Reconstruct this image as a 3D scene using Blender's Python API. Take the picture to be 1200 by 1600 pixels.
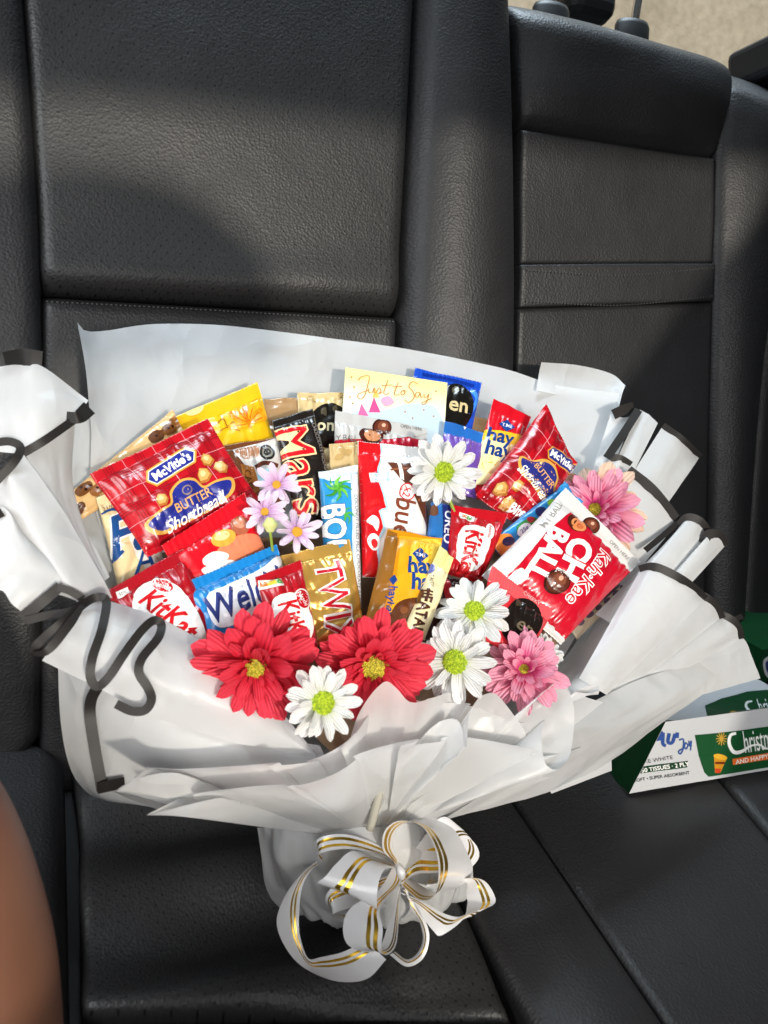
import bpy, bmesh, math, random
import numpy as np
from mathutils import Vector, Matrix, noise
from mathutils.geometry import tessellate_polygon

for o in list(bpy.data.objects): bpy.data.objects.remove(o)
S = bpy.context.scene
COL = S.collection
R_ = math.radians
rng = random.Random(7)

# ------------------------------------------------------------------ camera
# World: X along the bench, Y backwards into the seat, Z up; origin in the crease of cushion and backrest.
F = 1178.0                                    # focal length in pixels of a 1200 x 1600 frame
LEAN = R_(25)
Ux = np.array([0, math.sin(LEAN), math.cos(LEAN)])      # up along the backrest
Nx = np.array([0, math.cos(LEAN), -math.sin(LEAN)])     # into the backrest
Lx = np.array([1.0, 0, 0])
_l = np.array([2800, -150, 1178.0]); _l /= np.linalg.norm(_l)
_d = np.array([-115, 7100, 1178.0]); _d -= _l * (_d @ _l); _d /= np.linalg.norm(_d)
_n = np.cross(_l, _d)
AX = [Lx * _l[i] - Ux * _d[i] + Nx * _n[i] for i in range(3)]   # camera right, down, forward

def ray(x, y):
    return AX[0] * (x - 600) / F + AX[1] * (y - 800) / F + AX[2]
CAM = -ray(600, 1120) * ((Nx @ ray(600, 500)) / (Nx @ ray(600, 1120)))

cam_d = bpy.data.cameras.new('camera'); cam = bpy.data.objects.new('camera', cam_d); COL.objects.link(cam)
cam_d.sensor_fit = 'HORIZONTAL'; cam_d.sensor_width = 36; cam_d.lens = 36 * F / 1200
cam_d.clip_start = 0.01; cam_d.clip_end = 60
M = Matrix(((AX[0][0], -AX[1][0], -AX[2][0], CAM[0]), (AX[0][1], -AX[1][1], -AX[2][1], CAM[1]),
            (AX[0][2], -AX[1][2], -AX[2][2], CAM[2]), (0, 0, 0, 1)))
cam.matrix_world = M
cam_d.dof.use_dof = True; cam_d.dof.focus_distance = 0.86; cam_d.dof.aperture_fstop = 10
S.camera = cam

# ------------------------------------------------------------------ light
w = bpy.data.worlds.new('World'); S.world = w; w.use_nodes = True
bg = w.node_tree.nodes['Background']; bg.inputs[0].default_value = (0.80, 0.90, 1.0, 1); bg.inputs[1].default_value = 0.085

def lamp(name, kind, loc, target, energy, color, size=1.0, size_y=None, angle=None, spread=None):
    d = bpy.data.lights.new(name, kind); o = bpy.data.objects.new(name, d); COL.objects.link(o)
    o.location = loc; o.rotation_euler = (Vector(target) - Vector(loc)).to_track_quat('-Z', 'Y').to_euler()
    d.energy = energy; d.color = color
    if kind == 'AREA':
        d.shape = 'RECTANGLE'; d.size = size; d.size_y = size_y or size
    if angle is not None: d.angle = angle
    if spread is not None: d.spread = spread
    return o
# sun low through the windscreen, from the right of the camera
SUN_DIR = AX[2] * 1.0 - AX[0] * 0.50 - AX[1] * 0.16
SUN_DIR /= np.linalg.norm(SUN_DIR)
SUN_FROM = -SUN_DIR
lamp('sun', 'SUN', tuple(SUN_FROM * 3), (0, 0, 0), 2.1, (1.0, 0.92, 0.79), angle=R_(3.0))
lamp('door_window_light', 'AREA', (-1.30, -0.30, 1.10), (-0.22, -0.25, 0.10), 12, (0.95, 0.98, 1.0), 0.8, 0.5)
lamp('rear_window_light', 'AREA', (0.30, 0.62, 1.42), (0.32, 0.44, 0.85), 5.5, (0.74, 0.89, 1.0), 1.5, 0.40, spread=R_(58))
lamp('windscreen_light', 'AREA', (-0.35, -1.7, 1.15), (-0.12, -0.17, 0.22), 5.2, (1.0, 0.985, 0.96), 1.7, 0.9, spread=R_(62))

S.view_settings.view_transform = 'Standard'; S.view_settings.look = 'None'
S.view_settings.exposure = 0.06; S.view_settings.gamma = 1.0
S.view_settings.use_curve_mapping = False

# ------------------------------------------------------------------ planes of the place
CUSH_N = np.array([0, math.sin(R_(10)), math.cos(R_(10))])
def on_plane(px, py, n, d=0.0):
    q = ray(px, py)
    return CAM + q * ((d - n @ CAM) / (n @ q))
def on_seat(px, py, h=0.0): return on_plane(px, py, Nx, -h)        # h metres proud of the backrest
def on_cush(px, py, h=0.0): return on_plane(px, py, CUSH_N, h)
_P0 = on_cush(600, 1440, 0.0); _P1 = on_seat(600, 545, 0.055)
_v = _P1 - _P0; _v[0] = 0; _v /= np.linalg.norm(_v)
BN = np.cross(Lx, _v); BN /= np.linalg.norm(BN)
if BN @ AX[2] < 0: BN = -BN
BD = BN @ _P0
def bdepth(px, py):
    q = ray(px, py); return (BD - BN @ CAM) / (BN @ q)
def B(px, py, off=0.0):                       # a point of the bouquet, off centimetres in front of its back plane
    return CAM + ray(px, py) * (bdepth(px, py) - off * 0.01)
def px_m(px, py, off=0.0):                    # metres per photo pixel there
    return (bdepth(px, py) - off * 0.01) / F

# ------------------------------------------------------------------ materials
MATS = {}
def mat(key, color, rough=0.5, metal=0.0, coat=0.0, spec=0.5, trans=0.0, bump=None, sheen=0.0, fn=None):
    if key in MATS: return MATS[key]
    m = bpy.data.materials.new(key); m.use_nodes = True; MATS[key] = m
    nt = m.node_tree; b = nt.nodes['Principled BSDF']
    b.inputs['Base Color'].default_value = (*color, 1); b.inputs['Roughness'].default_value = rough
    b.inputs['Metallic'].default_value = metal; b.inputs['Coat Weight'].default_value = coat
    b.inputs['Coat Roughness'].default_value = 0.085
    b.inputs['Specular IOR Level'].default_value = spec
    if sheen: b.inputs['Sheen Weight'].default_value = sheen
    if bump:
        sc, st, dist = bump
        t = nt.nodes.new('ShaderNodeTexCoord'); nz = nt.nodes.new('ShaderNodeTexNoise'); nz.inputs['Scale'].default_value = sc
        nz.inputs['Detail'].default_value = 4
        bp = nt.nodes.new('ShaderNodeBump'); bp.inputs['Strength'].default_value = st; bp.inputs['Distance'].default_value = dist
        nt.links.new(t.outputs['Object'], nz.inputs['Vector']); nt.links.new(nz.outputs['Fac'], bp.inputs['Height'])
        nt.links.new(bp.outputs['Normal'], b.inputs['Normal'])
    if trans:
        tr = nt.nodes.new('ShaderNodeBsdfTranslucent'); tr.inputs['Color'].default_value = (*color, 1)
        mx = nt.nodes.new('ShaderNodeMixShader'); mx.inputs[0].default_value = trans
        out = nt.nodes['Material Output']
        nt.links.new(b.outputs[0], mx.inputs[1]); nt.links.new(tr.outputs[0], mx.inputs[2]); nt.links.new(mx.outputs[0], out.inputs[0])
    if fn: fn(nt, b)
    return m
def srgb(h):
    h = h.lstrip('#'); c = [int(h[i:i + 2], 16) / 255 for i in (0, 2, 4)]
    return tuple(x / 12.92 if x <= 0.04045 else ((x + 0.055) / 1.055) ** 2.4 for x in c)
def film(hexcol, rough=0.27, metal=0.0, coat=0.35):     # glossy printed wrapper film
    return mat('film_%s_%d_%d' % (hexcol.strip('#'), metal * 10, rough * 100), srgb(hexcol), rough, metal, coat, bump=(75, 0.28, 0.0025))

def leather(key, color, perf=False, rough=0.5):
    def fn(nt, b):
        uv = nt.nodes.new('ShaderNodeUVMap')
        vo = nt.nodes.new('ShaderNodeTexVoronoi'); vo.inputs['Scale'].default_value = 320; vo.feature = 'SMOOTH_F1'
        vo.inputs['Smoothness'].default_value = 0.35
        nz = nt.nodes.new('ShaderNodeTexNoise'); nz.inputs['Scale'].default_value = 60; nz.inputs['Detail'].default_value = 5
        mx = nt.nodes.new('ShaderNodeMixRGB'); mx.inputs[0].default_value = 0.003
        nt.links.new(uv.outputs[0], mx.inputs[1]); nt.links.new(nz.outputs['Color'], mx.inputs[2])
        nt.links.new(uv.outputs[0], nz.inputs['Vector']); nt.links.new(mx.outputs[0], vo.inputs['Vector'])
        bp = nt.nodes.new('ShaderNodeBump'); bp.invert = True
        bp.inputs['Strength'].default_value = 0.42; bp.inputs['Distance'].default_value = 0.001
        nt.links.new(vo.outputs['Distance'], bp.inputs['Height'])
        nb = nt.nodes.new('ShaderNodeBump'); nb.inputs['Strength'].default_value = 0.25; nb.inputs['Distance'].default_value = 0.004
        n2 = nt.nodes.new('ShaderNodeTexNoise'); n2.inputs['Scale'].default_value = 22; n2.inputs['Detail'].default_value = 3
        nt.links.new(uv.outputs[0], n2.inputs['Vector']); nt.links.new(n2.outputs['Fac'], nb.inputs['Height'])
        nt.links.new(nb.outputs['Normal'], bp.inputs['Normal'])
        nt.links.new(bp.outputs['Normal'], b.inputs['Normal'])
        rr = nt.nodes.new('ShaderNodeMapRange'); rr.inputs[3].default_value = rough - 0.07; rr.inputs[4].default_value = rough + 0.1
        nt.links.new(n2.outputs['Fac'], rr.inputs[0]); nt.links.new(rr.outputs[0], b.inputs['Roughness'])
        if perf:
            mp = nt.nodes.new('ShaderNodeMapping'); mp.inputs['Rotation'].default_value = (0, 0, R_(45))
            v2 = nt.nodes.new('ShaderNodeTexVoronoi'); v2.inputs['Scale'].default_value = 98; v2.inputs['Randomness'].default_value = 0.0
            v2.voronoi_dimensions = '2D'
            nt.links.new(uv.outputs[0], mp.inputs[0]); nt.links.new(mp.outputs[0], v2.inputs['Vector'])
            lt = nt.nodes.new('ShaderNodeMapRange'); lt.inputs[1].default_value = 0.075; lt.inputs[2].default_value = 0.15
            nt.links.new(v2.outputs['Distance'], lt.inputs[0])
            cm = nt.nodes.new('ShaderNodeMixRGB'); cm.inputs[1].default_value = (0.003, 0.003, 0.003, 1); cm.inputs[2].default_value = (*color, 1)
            nt.links.new(lt.outputs[0], cm.inputs[0]); nt.links.new(cm.outputs[0], b.inputs['Base Color'])
    return mat(key, color, rough, spec=0.45, fn=fn)

# ------------------------------------------------------------------ mesh helpers
def add(name, verts, faces, m=None, parent=None, smooth=True, uvs=None, mats=None, fmat=None):
    me = bpy.data.meshes.new(name)
    me.from_pydata([tuple(v) for v in verts], [], faces)
    if mats:
        for x in mats: me.materials.append(x)
        me.polygons.foreach_set('material_index', fmat)
    elif m: me.materials.append(m)
    if smooth: me.polygons.foreach_set('use_smooth', [True] * len(me.polygons))
    if uvs is not None:
        ul = me.uv_layers.new(name='UVMap')
        vi = np.empty(len(me.loops), dtype=np.int32); me.loops.foreach_get('vertex_index', vi)
        ul.data.foreach_set('uv', np.asarray(uvs, dtype=np.float32)[vi].ravel())
    me.update()
    o = bpy.data.objects.new(name, me); COL.objects.link(o)
    if parent: o.parent = parent
    return o
def tag(o, label=None, cat=None, group=None, kind=None):
    if label: o['label'] = label
    if cat: o['category'] = cat
    if group: o['group'] = group
    if kind: o['kind'] = kind
    return o
def empty(name, label=None, cat=None, group=None, kind=None):
    o = bpy.data.objects.new(name, None); COL.objects.link(o); o.empty_display_size = 0.02
    return tag(o, label, cat, group, kind)
def gridfaces(nv, nu, closed=False):
    f = []
    for j in range(nv - 1):
        for i in range(nu - 1 + (1 if closed else 0)):
            i2 = (i + 1) % nu
            f.append((j * nu + i, j * nu + i2, (j + 1) * nu + i2, (j + 1) * nu + i))
    return f
def crom(P, n, closed=False):                 # Catmull-Rom through points, n samples, chord-length spaced
    P = np.asarray(P, float)
    if len(P) == 2 and not closed:
        t = np.linspace(0, 1, n)[:, None]; return P[0] * (1 - t) + P[1] * t
    if closed: Q = np.vstack([P[-1], P, P[0], P[1]])
    else: Q = np.vstack([2 * P[0] - P[1], P, 2 * P[-1] - P[-2]])
    segs = len(Q) - 3
    ln = np.linalg.norm(Q[2:-1] - Q[1:-2], axis=1) + 1e-9
    cum = np.concatenate([[0], np.cumsum(ln)])
    s = np.linspace(0, cum[-1], n + (1 if closed else 0))[:n]
    k = np.clip(np.searchsorted(cum, s, side='right') - 1, 0, segs - 1)
    t = ((s - cum[k]) / ln[k])[:, None]
    a, b, c, d = Q[k], Q[k + 1], Q[k + 2], Q[k + 3]
    return 0.5 * (2 * b + (c - a) * t + (2 * a - 5 * b + 4 * c - d) * t ** 2 + (3 * b - a - 3 * c + d) * t ** 3)
def grid_loft(rows, nu, nv, closed=False):
    A = np.stack([crom(r, nu, closed) for r in rows])
    out = np.stack([crom(A[:, i], nv) for i in range(nu)], axis=1)
    return out                                  # nv x nu x 3
def normals(G):
    du = np.gradient(G, axis=1); dv = np.gradient(G, axis=0)
    n = np.cross(du, dv); n /= (np.linalg.norm(n, axis=2, keepdims=True) + 1e-12)
    return n
def noise2(u, v, seed, k=1.0):
    return noise.noise(Vector((u * k + seed * 7.13, v * k - seed * 3.7, seed * 1.77)))
def loft(name, rows, m, parent=None, nu=40, nv=30, closed=False, crinkle=0.0, freq=3.0, seed=1, world=False, fu=1.0):
    R3 = [[np.asarray(p) if world else B(*p) for p in r] for r in rows]
    G = grid_loft(R3, nu, nv, closed)
    if crinkle:
        N = normals(G)
        for j in range(nv):
            for i in range(nu):
                u, v = i / nu, j / nv
                a = (0.34 - abs(noise2(u * fu * 1.3 + v * 0.4, v * 0.8, seed + 11, freq * 0.8))) * 1.3 + 0.5 * noise2(u * fu, v, seed, freq) + 0.5 * abs(noise2(u * fu, v * 0.6, seed + 5, freq * 2.1)) - 0.15
                G[j, i] += N[j, i] * a * crinkle
    return add(name, G.reshape(-1, 3), gridfaces(nv, nu, closed), m, parent)
def strip(name, pts, width, m, parent=None, n=60, thick=0.0006):
    """a flat band whose middle runs through pts (px, py, off) and whose width in pixels lies across the run"""
    P = np.array([B(*p) for p in pts]); wd = np.interp(np.linspace(0, 1, n), np.linspace(0, 1, len(np.atleast_1d(width))), np.atleast_1d(width)) if np.ndim(width) else np.full(n, width)
    c = crom(P, n); t = np.gradient(c, axis=0); t /= np.linalg.norm(t, axis=1, keepdims=True) + 1e-12
    vw = c - CAM; vw /= np.linalg.norm(vw, axis=1, keepdims=True)
    s = np.cross(t, vw); s /= np.linalg.norm(s, axis=1, keepdims=True) + 1e-12
    hw = (wd * np.array([px_m(*p) for p in [pts[len(pts) // 2]]])[0] / 2)[:, None]
    nn = np.cross(s, t)
    V = np.stack([c - s * hw, c + s * hw], axis=1)
    return add(name, V.reshape(-1, 3), gridfaces(n, 2), m, parent)
def tube(name, P, rad, m, parent=None, nseg=10, n=30):
    c = crom(np.asarray(P, float), n); r = np.interp(np.linspace(0, 1, n), np.linspace(0, 1, len(np.atleast_1d(rad))), np.atleast_1d(rad))
    t = np.gradient(c, axis=0); t /= np.linalg.norm(t, axis=1, keepdims=True) + 1e-12
    a = np.array([0.31, 0.55, 0.77]); V = []
    for i in range(n):
        x = np.cross(t[i], a); x /= np.linalg.norm(x); y = np.cross(t[i], x)
        for k in range(nseg):
            th = 2 * math.pi * k / nseg; V.append(c[i] + r[i] * (math.cos(th) * x + math.sin(th) * y))
    f = gridfaces(n, nseg, True)
    f.append(tuple(range(nseg))[::-1]); f.append(tuple((n - 1) * nseg + k for k in range(nseg)))
    return add(name, V, f, m, parent)
# ------------------------------------------------------------------ the rear bench
LEA = leather('seat_leather', (0.018, 0.018, 0.019), rough=0.48)
LEAP = leather('seat_leather_perforated', (0.023, 0.023, 0.023), perf=True, rough=0.46)
DARKP = mat('dark_plastic', (0.012, 0.012, 0.013), 0.5)
bench = empty('rear_bench_seat', 'black leather rear bench of the car that the bouquet leans on', 'car seat')

def panel(name, edge, surf, h, r, m, parent, nu=60, nv=60, fn=None, drop=0.03, rs=None):
    """a padded panel: edge = (left, right) polylines in photo pixels on the seat's plane, top to bottom"""
    Lp = crom([surf(*p) for p in edge[0]], nv); Rp = crom([surf(*p) for p in edge[1]], nv)
    n = -Nx if surf is on_seat else CUSH_N
    rs = rs or (r, r, r, r)                                    # left, right, top, bottom edge radii
    W = np.linalg.norm(Rp - Lp, axis=1).mean(); H = np.linalg.norm(Lp[-1] - Lp[0])
    us = np.concatenate([[0, .004, .012, .025], np.linspace(.04, .96, nu - 8), [.975, .988, .996, 1]])
    vs = us if nu == nv else np.concatenate([[0, .004, .012, .025], np.linspace(.04, .96, nv - 8), [.975, .988, .996, 1]])
    V = []; UV = []
    def rd(d, r):
        return 0 if d >= r else -(r - math.sqrt(max(0, r * r - (r - d) ** 2)))
    for j, v in enumerate(vs):
        a = Lp[0] * 0; k = v * (nv - 1); k0 = min(int(k), nv - 2); t = k - k0
        a = Lp[k0] * (1 - t) + Lp[k0 + 1] * t; b = Rp[k0] * (1 - t) + Rp[k0 + 1] * t
        for i, u in enumerate(us):
            p = a * (1 - u) + b * u
            hh = h + rd(u * W, rs[0]) + rd((1 - u) * W, rs[1]) + rd(v * H, rs[2]) + rd((1 - v) * H, rs[3])
            if fn: hh += fn(u, v, p)
            V.append(p + n * hh); UV.append((p[0], p @ (Ux if surf is on_seat else np.array([0, -.985, .174]))))
    nU, nV = len(us), len(vs); f = gridfaces(nV, nU)
    rim = [i for i in range(nU)] + [j * nU + nU - 1 for j in range(1, nV)] + [(nV - 1) * nU + i for i in range(nU - 2, -1, -1)] + [j * nU for j in range(nV - 2, 0, -1)]
    base = len(V)
    for k in rim:
        V.append(V[k] - n * drop); UV.append(UV[k])
    for q in range(len(rim)):
        q2 = (q + 1) % len(rim); f.append((rim[q2], rim[q], base + q, base + q2))
    return add(name, V, f, m, parent, uvs=UV)

def b_main(u, v, p):
    x = 0.014 * math.exp(-((v - 0.93) / 0.07) ** 2) * 0.4
    return x - 0.012 * (2 * u - 1) ** 2 * 0.5 + 0.003 * noise2(u, v, 3, 2.5)
panel('backrest_panel', ([(30, -90), (35, 0), (65, 462)], [(650, -90), (646, 0), (619, 494)]), on_seat, 0.018, 0.022, LEAP, bench, fn=b_main, rs=(.016, .018, .02, .03))
p_low = panel('lower_backrest_panel', ([(66, 465), (60, 1240)], [(618, 497), (590, 1190)]), on_seat, 0.010, 0.012, LEA, bench, nu=50, nv=50,
      fn=lambda u, v, p: 0.004 * noise2(u, v, 5, 4))
panel('side_bolster', ([(-330, -90), (-322, 0), (-310, 462), (-300, 1500)], [(30, -90), (36, 0), (65, 462), (64, 1150)]), on_seat, 0.018, 0.02, LEA, bench, nu=30, nv=50)
panel('middle_bolster', ([(655, -190), (648, 0), (622, 500), (600, 1180)], [(780, -160), (796, 40), (806, 500), (790, 1120)]), on_seat, 0.012, 0.03, LEA, bench,
      nu=40, nv=60, fn=lambda u, v, p: 0.030 * (1 - (2 * u - 1) ** 2))
arm = lambda u, v, p: 0.003 * noise2(u, v, 9, 2)
def d_top(u, v, p):
    x = 0.020 * math.sin(math.pi * min(1, v * 1.05)) ** 0.8
    x *= (1 - (2 * u - 1) ** 6)
    x -= 0.13 * max(0.0, (0.40 - v) / 0.40) ** 2.2
    return x + 0.004 * noise2(u, v, 11, 3)
panel('headrest_panel', ([(789, -52), (801, 50), (812, 202)], [(1124, 52), (1141, 128), (1117, 247)]), on_seat, 0.006, 0.014, LEA, bench, fn=d_top, drop=0.05, rs=(.010, .010, .03, .022))
panel('armrest_panel', ([(814, 203), (811, 413)], [(1115, 248), (1113, 411)]), on_seat, 0.003, 0.005, LEA, bench, fn=arm, nu=50, nv=40)
p_strap = panel('armrest_strap', ([(811, 414), (808, 481)], [(1113, 412), (1111, 471)]), on_seat, 0.006, 0.004, LEA, bench, nu=50, nv=24,
      fn=lambda u, v, p: 0.004 * math.sin(math.pi * u))
panel('armrest_lower_panel', ([(808, 482), (790, 1120)], [(1111, 472), (1095, 1110)]), on_seat, 0.003, 0.005, LEA, bench, fn=arm, nu=50, nv=40)
panel('far_bolster', ([(1127, 54), (1144, 130), (1118, 250), (1098, 1110)], [(1290, 110), (1262, 240), (1190, 560), (1150, 1100)]), on_seat, 0.008, 0.012, LEA, bench, nu=40, nv=60,
      fn=lambda u, v, p: 0.020 * math.sin(math.pi * u) - 0.12 * max(0, (0.14 - v) / 0.14) ** 2)
panel('far_backrest_panel', ([(1264, 150), (1249, 250), (1194, 560), (1154, 1100)], [(1600, 230), (1600, 330), (1600, 640), (1600, 1120)]), on_seat, 0.0, 0.02, LEA, bench, nu=24, nv=40)

# cushion
def c_left(u, v, p):
    d = v + 0.22 * (u - 0.35)
    wv = 0.016 * math.sin(d * 21.0 + 0.6) * math.exp(-((u - 0.42) / 0.42) ** 2) * min(1, 6 * v)
    return wv + 0.006 * noise2(u, v, 21, 3)
p_cush = panel('seat_cushion', ([(60, 1120), (116, 1240), (126, 1600)], [(590, 1100), (735, 1455), (800, 1600)]), on_cush, 0.012, 0.02, LEAP, bench, nu=70, nv=70, fn=c_left, rs=(.012, .015, .02, .014))
panel('cushion_front', ([(127, 1606), (140, 2300)], [(803, 1606), (1200, 2300)]), on_cush, 0.010, 0.012, LEA, bench, nu=30, nv=20)
panel('cushion_edge', ([(-160, 1100), (-160, 2200)], [(100, 1215), (120, 2200)]), on_cush, 0.035, 0.02, LEA, bench, nu=30, nv=50,
      fn=lambda u, v, p: 0.015 * math.sin(math.pi * u))
panel('middle_cushion', ([(594, 1100), (740, 1455), (1250, 2300)], [(690, 1100), (838, 1318), (1500, 2300)]), on_cush, 0.012, 0.012, LEA, bench, nu=40, nv=80,
      fn=lambda u, v, p: 0.010 * math.sin(math.pi * u))
p_mid = panel('middle_cushion_panel', ([(693, 1100), (841, 1318), (1503, 2300)], [(990, 1085), (1120, 1225), (2000, 2300)]), on_cush, 0.010, 0.008, LEA, bench, nu=50, nv=80, fn=arm)
panel('far_cushion', ([(993, 1085), (1123, 1225), (2004, 2300)], [(1500, 1085), (1700, 1225), (2600, 2000)]), on_cush, 0.012, 0.012, LEA, bench, nu=40, nv=60)
# backing board that closes the gaps between the panels
Vb = [Lx * x - Nx * (-0.022) + Ux * s for x, s in ((-0.9, -0.3), (1.3, -0.3), (1.3, 0.72), (-0.9, 0.95))]
add('backing_board', Vb, [(0, 1, 2, 3)], mat('gap_black', (0.002, 0.002, 0.002), 0.95, spec=0.0), bench, smooth=False)
cf = np.array([0, -.985, .174])
Vb = [Lx * x - CUSH_N * 0.022 + cf * s for x, s in ((-0.9, -0.1), (1.3, -0.1), (1.3, 0.7), (-0.9, 0.7))]
add('cushion_base', Vb, [(3, 2, 1, 0)], DARKP, bench, smooth=False)
# stitched seams: short thread stitches along the panel joins
THREAD = mat('stitch_thread', (0.05, 0.05, 0.05), 0.7)
def stitches(pts, surf, h, n, parent):
    c = crom([surf(*p) for p in pts], n * 2); nn = -Nx if surf is on_seat else CUSH_N
    V = []; f = []
    for k in range(n):
        a, b = c[2 * k] + nn * h, c[2 * k + 1] + nn * h
        t = b - a; t = t / (np.linalg.norm(t) + 1e-9); s = np.cross(t, nn) * 0.0007; i = len(V)
        V += [a - s, a + s, b + s, b - s, (a + b) / 2 + nn * 0.0007]
        f += [(i, i + 1, i + 4), (i + 1, i + 2, i + 4), (i + 2, i + 3, i + 4), (i + 3, i, i + 4)]
    o = add('stitching', V, f, THREAD, parent); return o
stitches([(818, 424), (960, 432), (1106, 420)], on_seat, 0.0125, 60, p_strap)
stitches([(816, 472), (960, 478), (1104, 464)], on_seat, 0.0125, 60, p_strap)
stitches([(72, 472), (340, 486), (612, 503)], on_seat, 0.008, 80, p_low)
stitches([(846, 1322), (940, 1462), (1030, 1594)], on_cush, 0.0055, 70, p_mid)
stitches([(140, 1580), (400, 1577), (640, 1580)], on_cush, 0.010, 80, p_cush)
# chrome headrest posts with their guides
CHROME = mat('chrome', (0.75, 0.74, 0.72), 0.12, metal=1.0)
def post(px, py, top):
    base = on_seat(px, py, -0.055); d = Ux * 0.26 + Nx * 0.0
    b2 = on_seat(px, py, -0.055)
    tdir = (on_seat(top[0], top[1], -0.06) - b2)
    tube('headrest_post', [b2 - Ux * 0.04, b2 + tdir * 0.5, b2 + tdir * 1.6], 0.0065, CHROME, bench, 16, 12)
    V = []; prof = [(0.030, -0.02), (0.030, 0.0), (0.027, 0.006), (0.012, 0.0075), (0.0, 0.0075)]
    for rr, hh in prof:
        for k in range(28):
            a = 2 * math.pi * k / 28; V.append(b2 + (Lx * math.cos(a) + Nx * math.sin(a) * 0.55) * rr + Ux * (hh - 0.004))
    add('post_guide', V, gridfaces(5, 28, True), DARKP, bench)
post(861, 12, (866, -66)); post(988, 38, (1008, -46))

# beyond the backrest: a sunlit wall seen through the rear window, and the belt housing
def wallfn(nt, b):
    t = nt.nodes.new('ShaderNodeTexCoord'); nz = nt.nodes.new('ShaderNodeTexNoise'); nz.inputs['Scale'].default_value = 26; nz.inputs['Detail'].default_value = 8
    nt.links.new(t.outputs['Object'], nz.inputs['Vector'])
    n2 = nt.nodes.new('ShaderNodeTexNoise'); n2.inputs['Scale'].default_value = 3; nt.links.new(t.outputs['Object'], n2.inputs['Vector'])
    ad = nt.nodes.new('ShaderNodeMath'); nt.links.new(nz.outputs['Fac'], ad.inputs[0]); nt.links.new(n2.outputs['Fac'], ad.inputs[1])
    cr = nt.nodes.new('ShaderNodeValToRGB'); cr.color_ramp.elements[0].position = 0.35; cr.color_ramp.elements[0].color = (0.55, 0.50, 0.40, 1)
    cr.color_ramp.elements[1].position = 0.65; cr.color_ramp.elements[1].color = (0.80, 0.74, 0.62, 1)
    hf = nt.nodes.new('ShaderNodeMath'); hf.operation = 'MULTIPLY'; hf.inputs[1].default_value = 0.5
    nt.links.new(ad.outputs[0], hf.inputs[0]); nt.links.new(hf.outputs[0], cr.inputs[0]); nt.links.new(cr.outputs[0], b.inputs['Base Color'])
    bp = nt.nodes.new('ShaderNodeBump'); bp.inputs['Distance'].default_value = 0.01; nt.links.new(nz.outputs['Fac'], bp.inputs['Height']); nt.links.new(bp.outputs[0], b.inputs['Normal'])
WALLM = mat('sunlit_wall', (0.4, 0.35, 0.25), 0.9, fn=wallfn)
V = []
for j in range(12):
    for i in range(24):
        V.append((-1.5 + 6.0 * i / 23, 2.3 + 0.02 * noise.noise(Vector((i, j, 3))), -0.5 + 4.5 * j / 11))
tag(add('garden_wall', V, gridfaces(12, 24), WALLM), 'beige sunlit wall seen through the rear window', kind='structure')
def pwin(px, py, d): return CAM + ray(px, py) * d
GL = mat('window_glass', (0.9, 0.95, 0.95), 0.02, fn=lambda nt, b: b.inputs['Transmission Weight'].__setattr__('default_value', 1.0))
rw = empty('rear_window', kind='structure')
wa = [Lx * x + Nx * 0.35 + Ux * s for x, s in ((-0.6, 0.78), (1.6, 0.78), (1.6, 1.6), (-0.6, 1.6))]
DEF = mat('heater_wire', (0.10, 0.075, 0.05), 0.6)
for k in range(9):
    a = Lx * -0.6 + Nx * 0.35 + Ux * (0.86 + k * 0.03); tube('heater_wire', [a, a + Lx * 2.2], 0.0006, DEF, rw, 5, 4)
FR = mat('window_frit', (0.01, 0.01, 0.01), 0.4)
# belt housing beside the far bolster
blt = empty('belt_housing', 'dark plastic seat belt housing at the top right behind the bolster', 'belt housing')
def boxat(name, c, ax, ay, az, m, parent, bev=0.004):
    bm = bmesh.new(); bmesh.ops.create_cube(bm, size=2.0)
    for v in bm.verts: v.co = Vector(c) + Vector(ax) * v.co.x + Vector(ay) * v.co.y + Vector(az) * v.co.z
    bmesh.ops.bevel(bm, geom=bm.edges[:], offset=bev, segments=3, affect='EDGES', profile=0.5)
    me = bpy.data.meshes.new(name); bm.to_mesh(me); bm.free(); me.materials.append(m)
    o = bpy.data.objects.new(name, me); COL.objects.link(o); o.parent = parent; return o
hc = on_seat(1215, 108, -0.06)
DP2 = mat('housing_plastic', (0.02, 0.022, 0.025), 0.42)
boxat('housing', hc, Lx * 0.065, Nx * 0.05, Ux * 0.030 - Lx * 0.004, DP2, blt, 0.012)
boxat('slot_frame', hc - Nx * 0.052 + Lx * 0.010, Lx * 0.036, Nx * 0.006, Ux * 0.018, mat('slot_grey', (0.05, 0.055, 0.06), 0.35), blt, 0.003)
boxat('slot', hc - Nx * 0.0575 + Lx * 0.012, Lx * 0.027, Nx * 0.004, Ux * 0.012, FR, blt, 0.001)
hr = empty('headrest', 'black headrest corner behind the chrome headrest posts', 'headrest')
boxat('padding', CAM + ray(908, -30) * 1.32, Lx * 0.05, Nx * 0.05, Ux * 0.075, leather('seat_leather', (0.02, 0.02, 0.022)), hr, 0.025)

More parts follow.
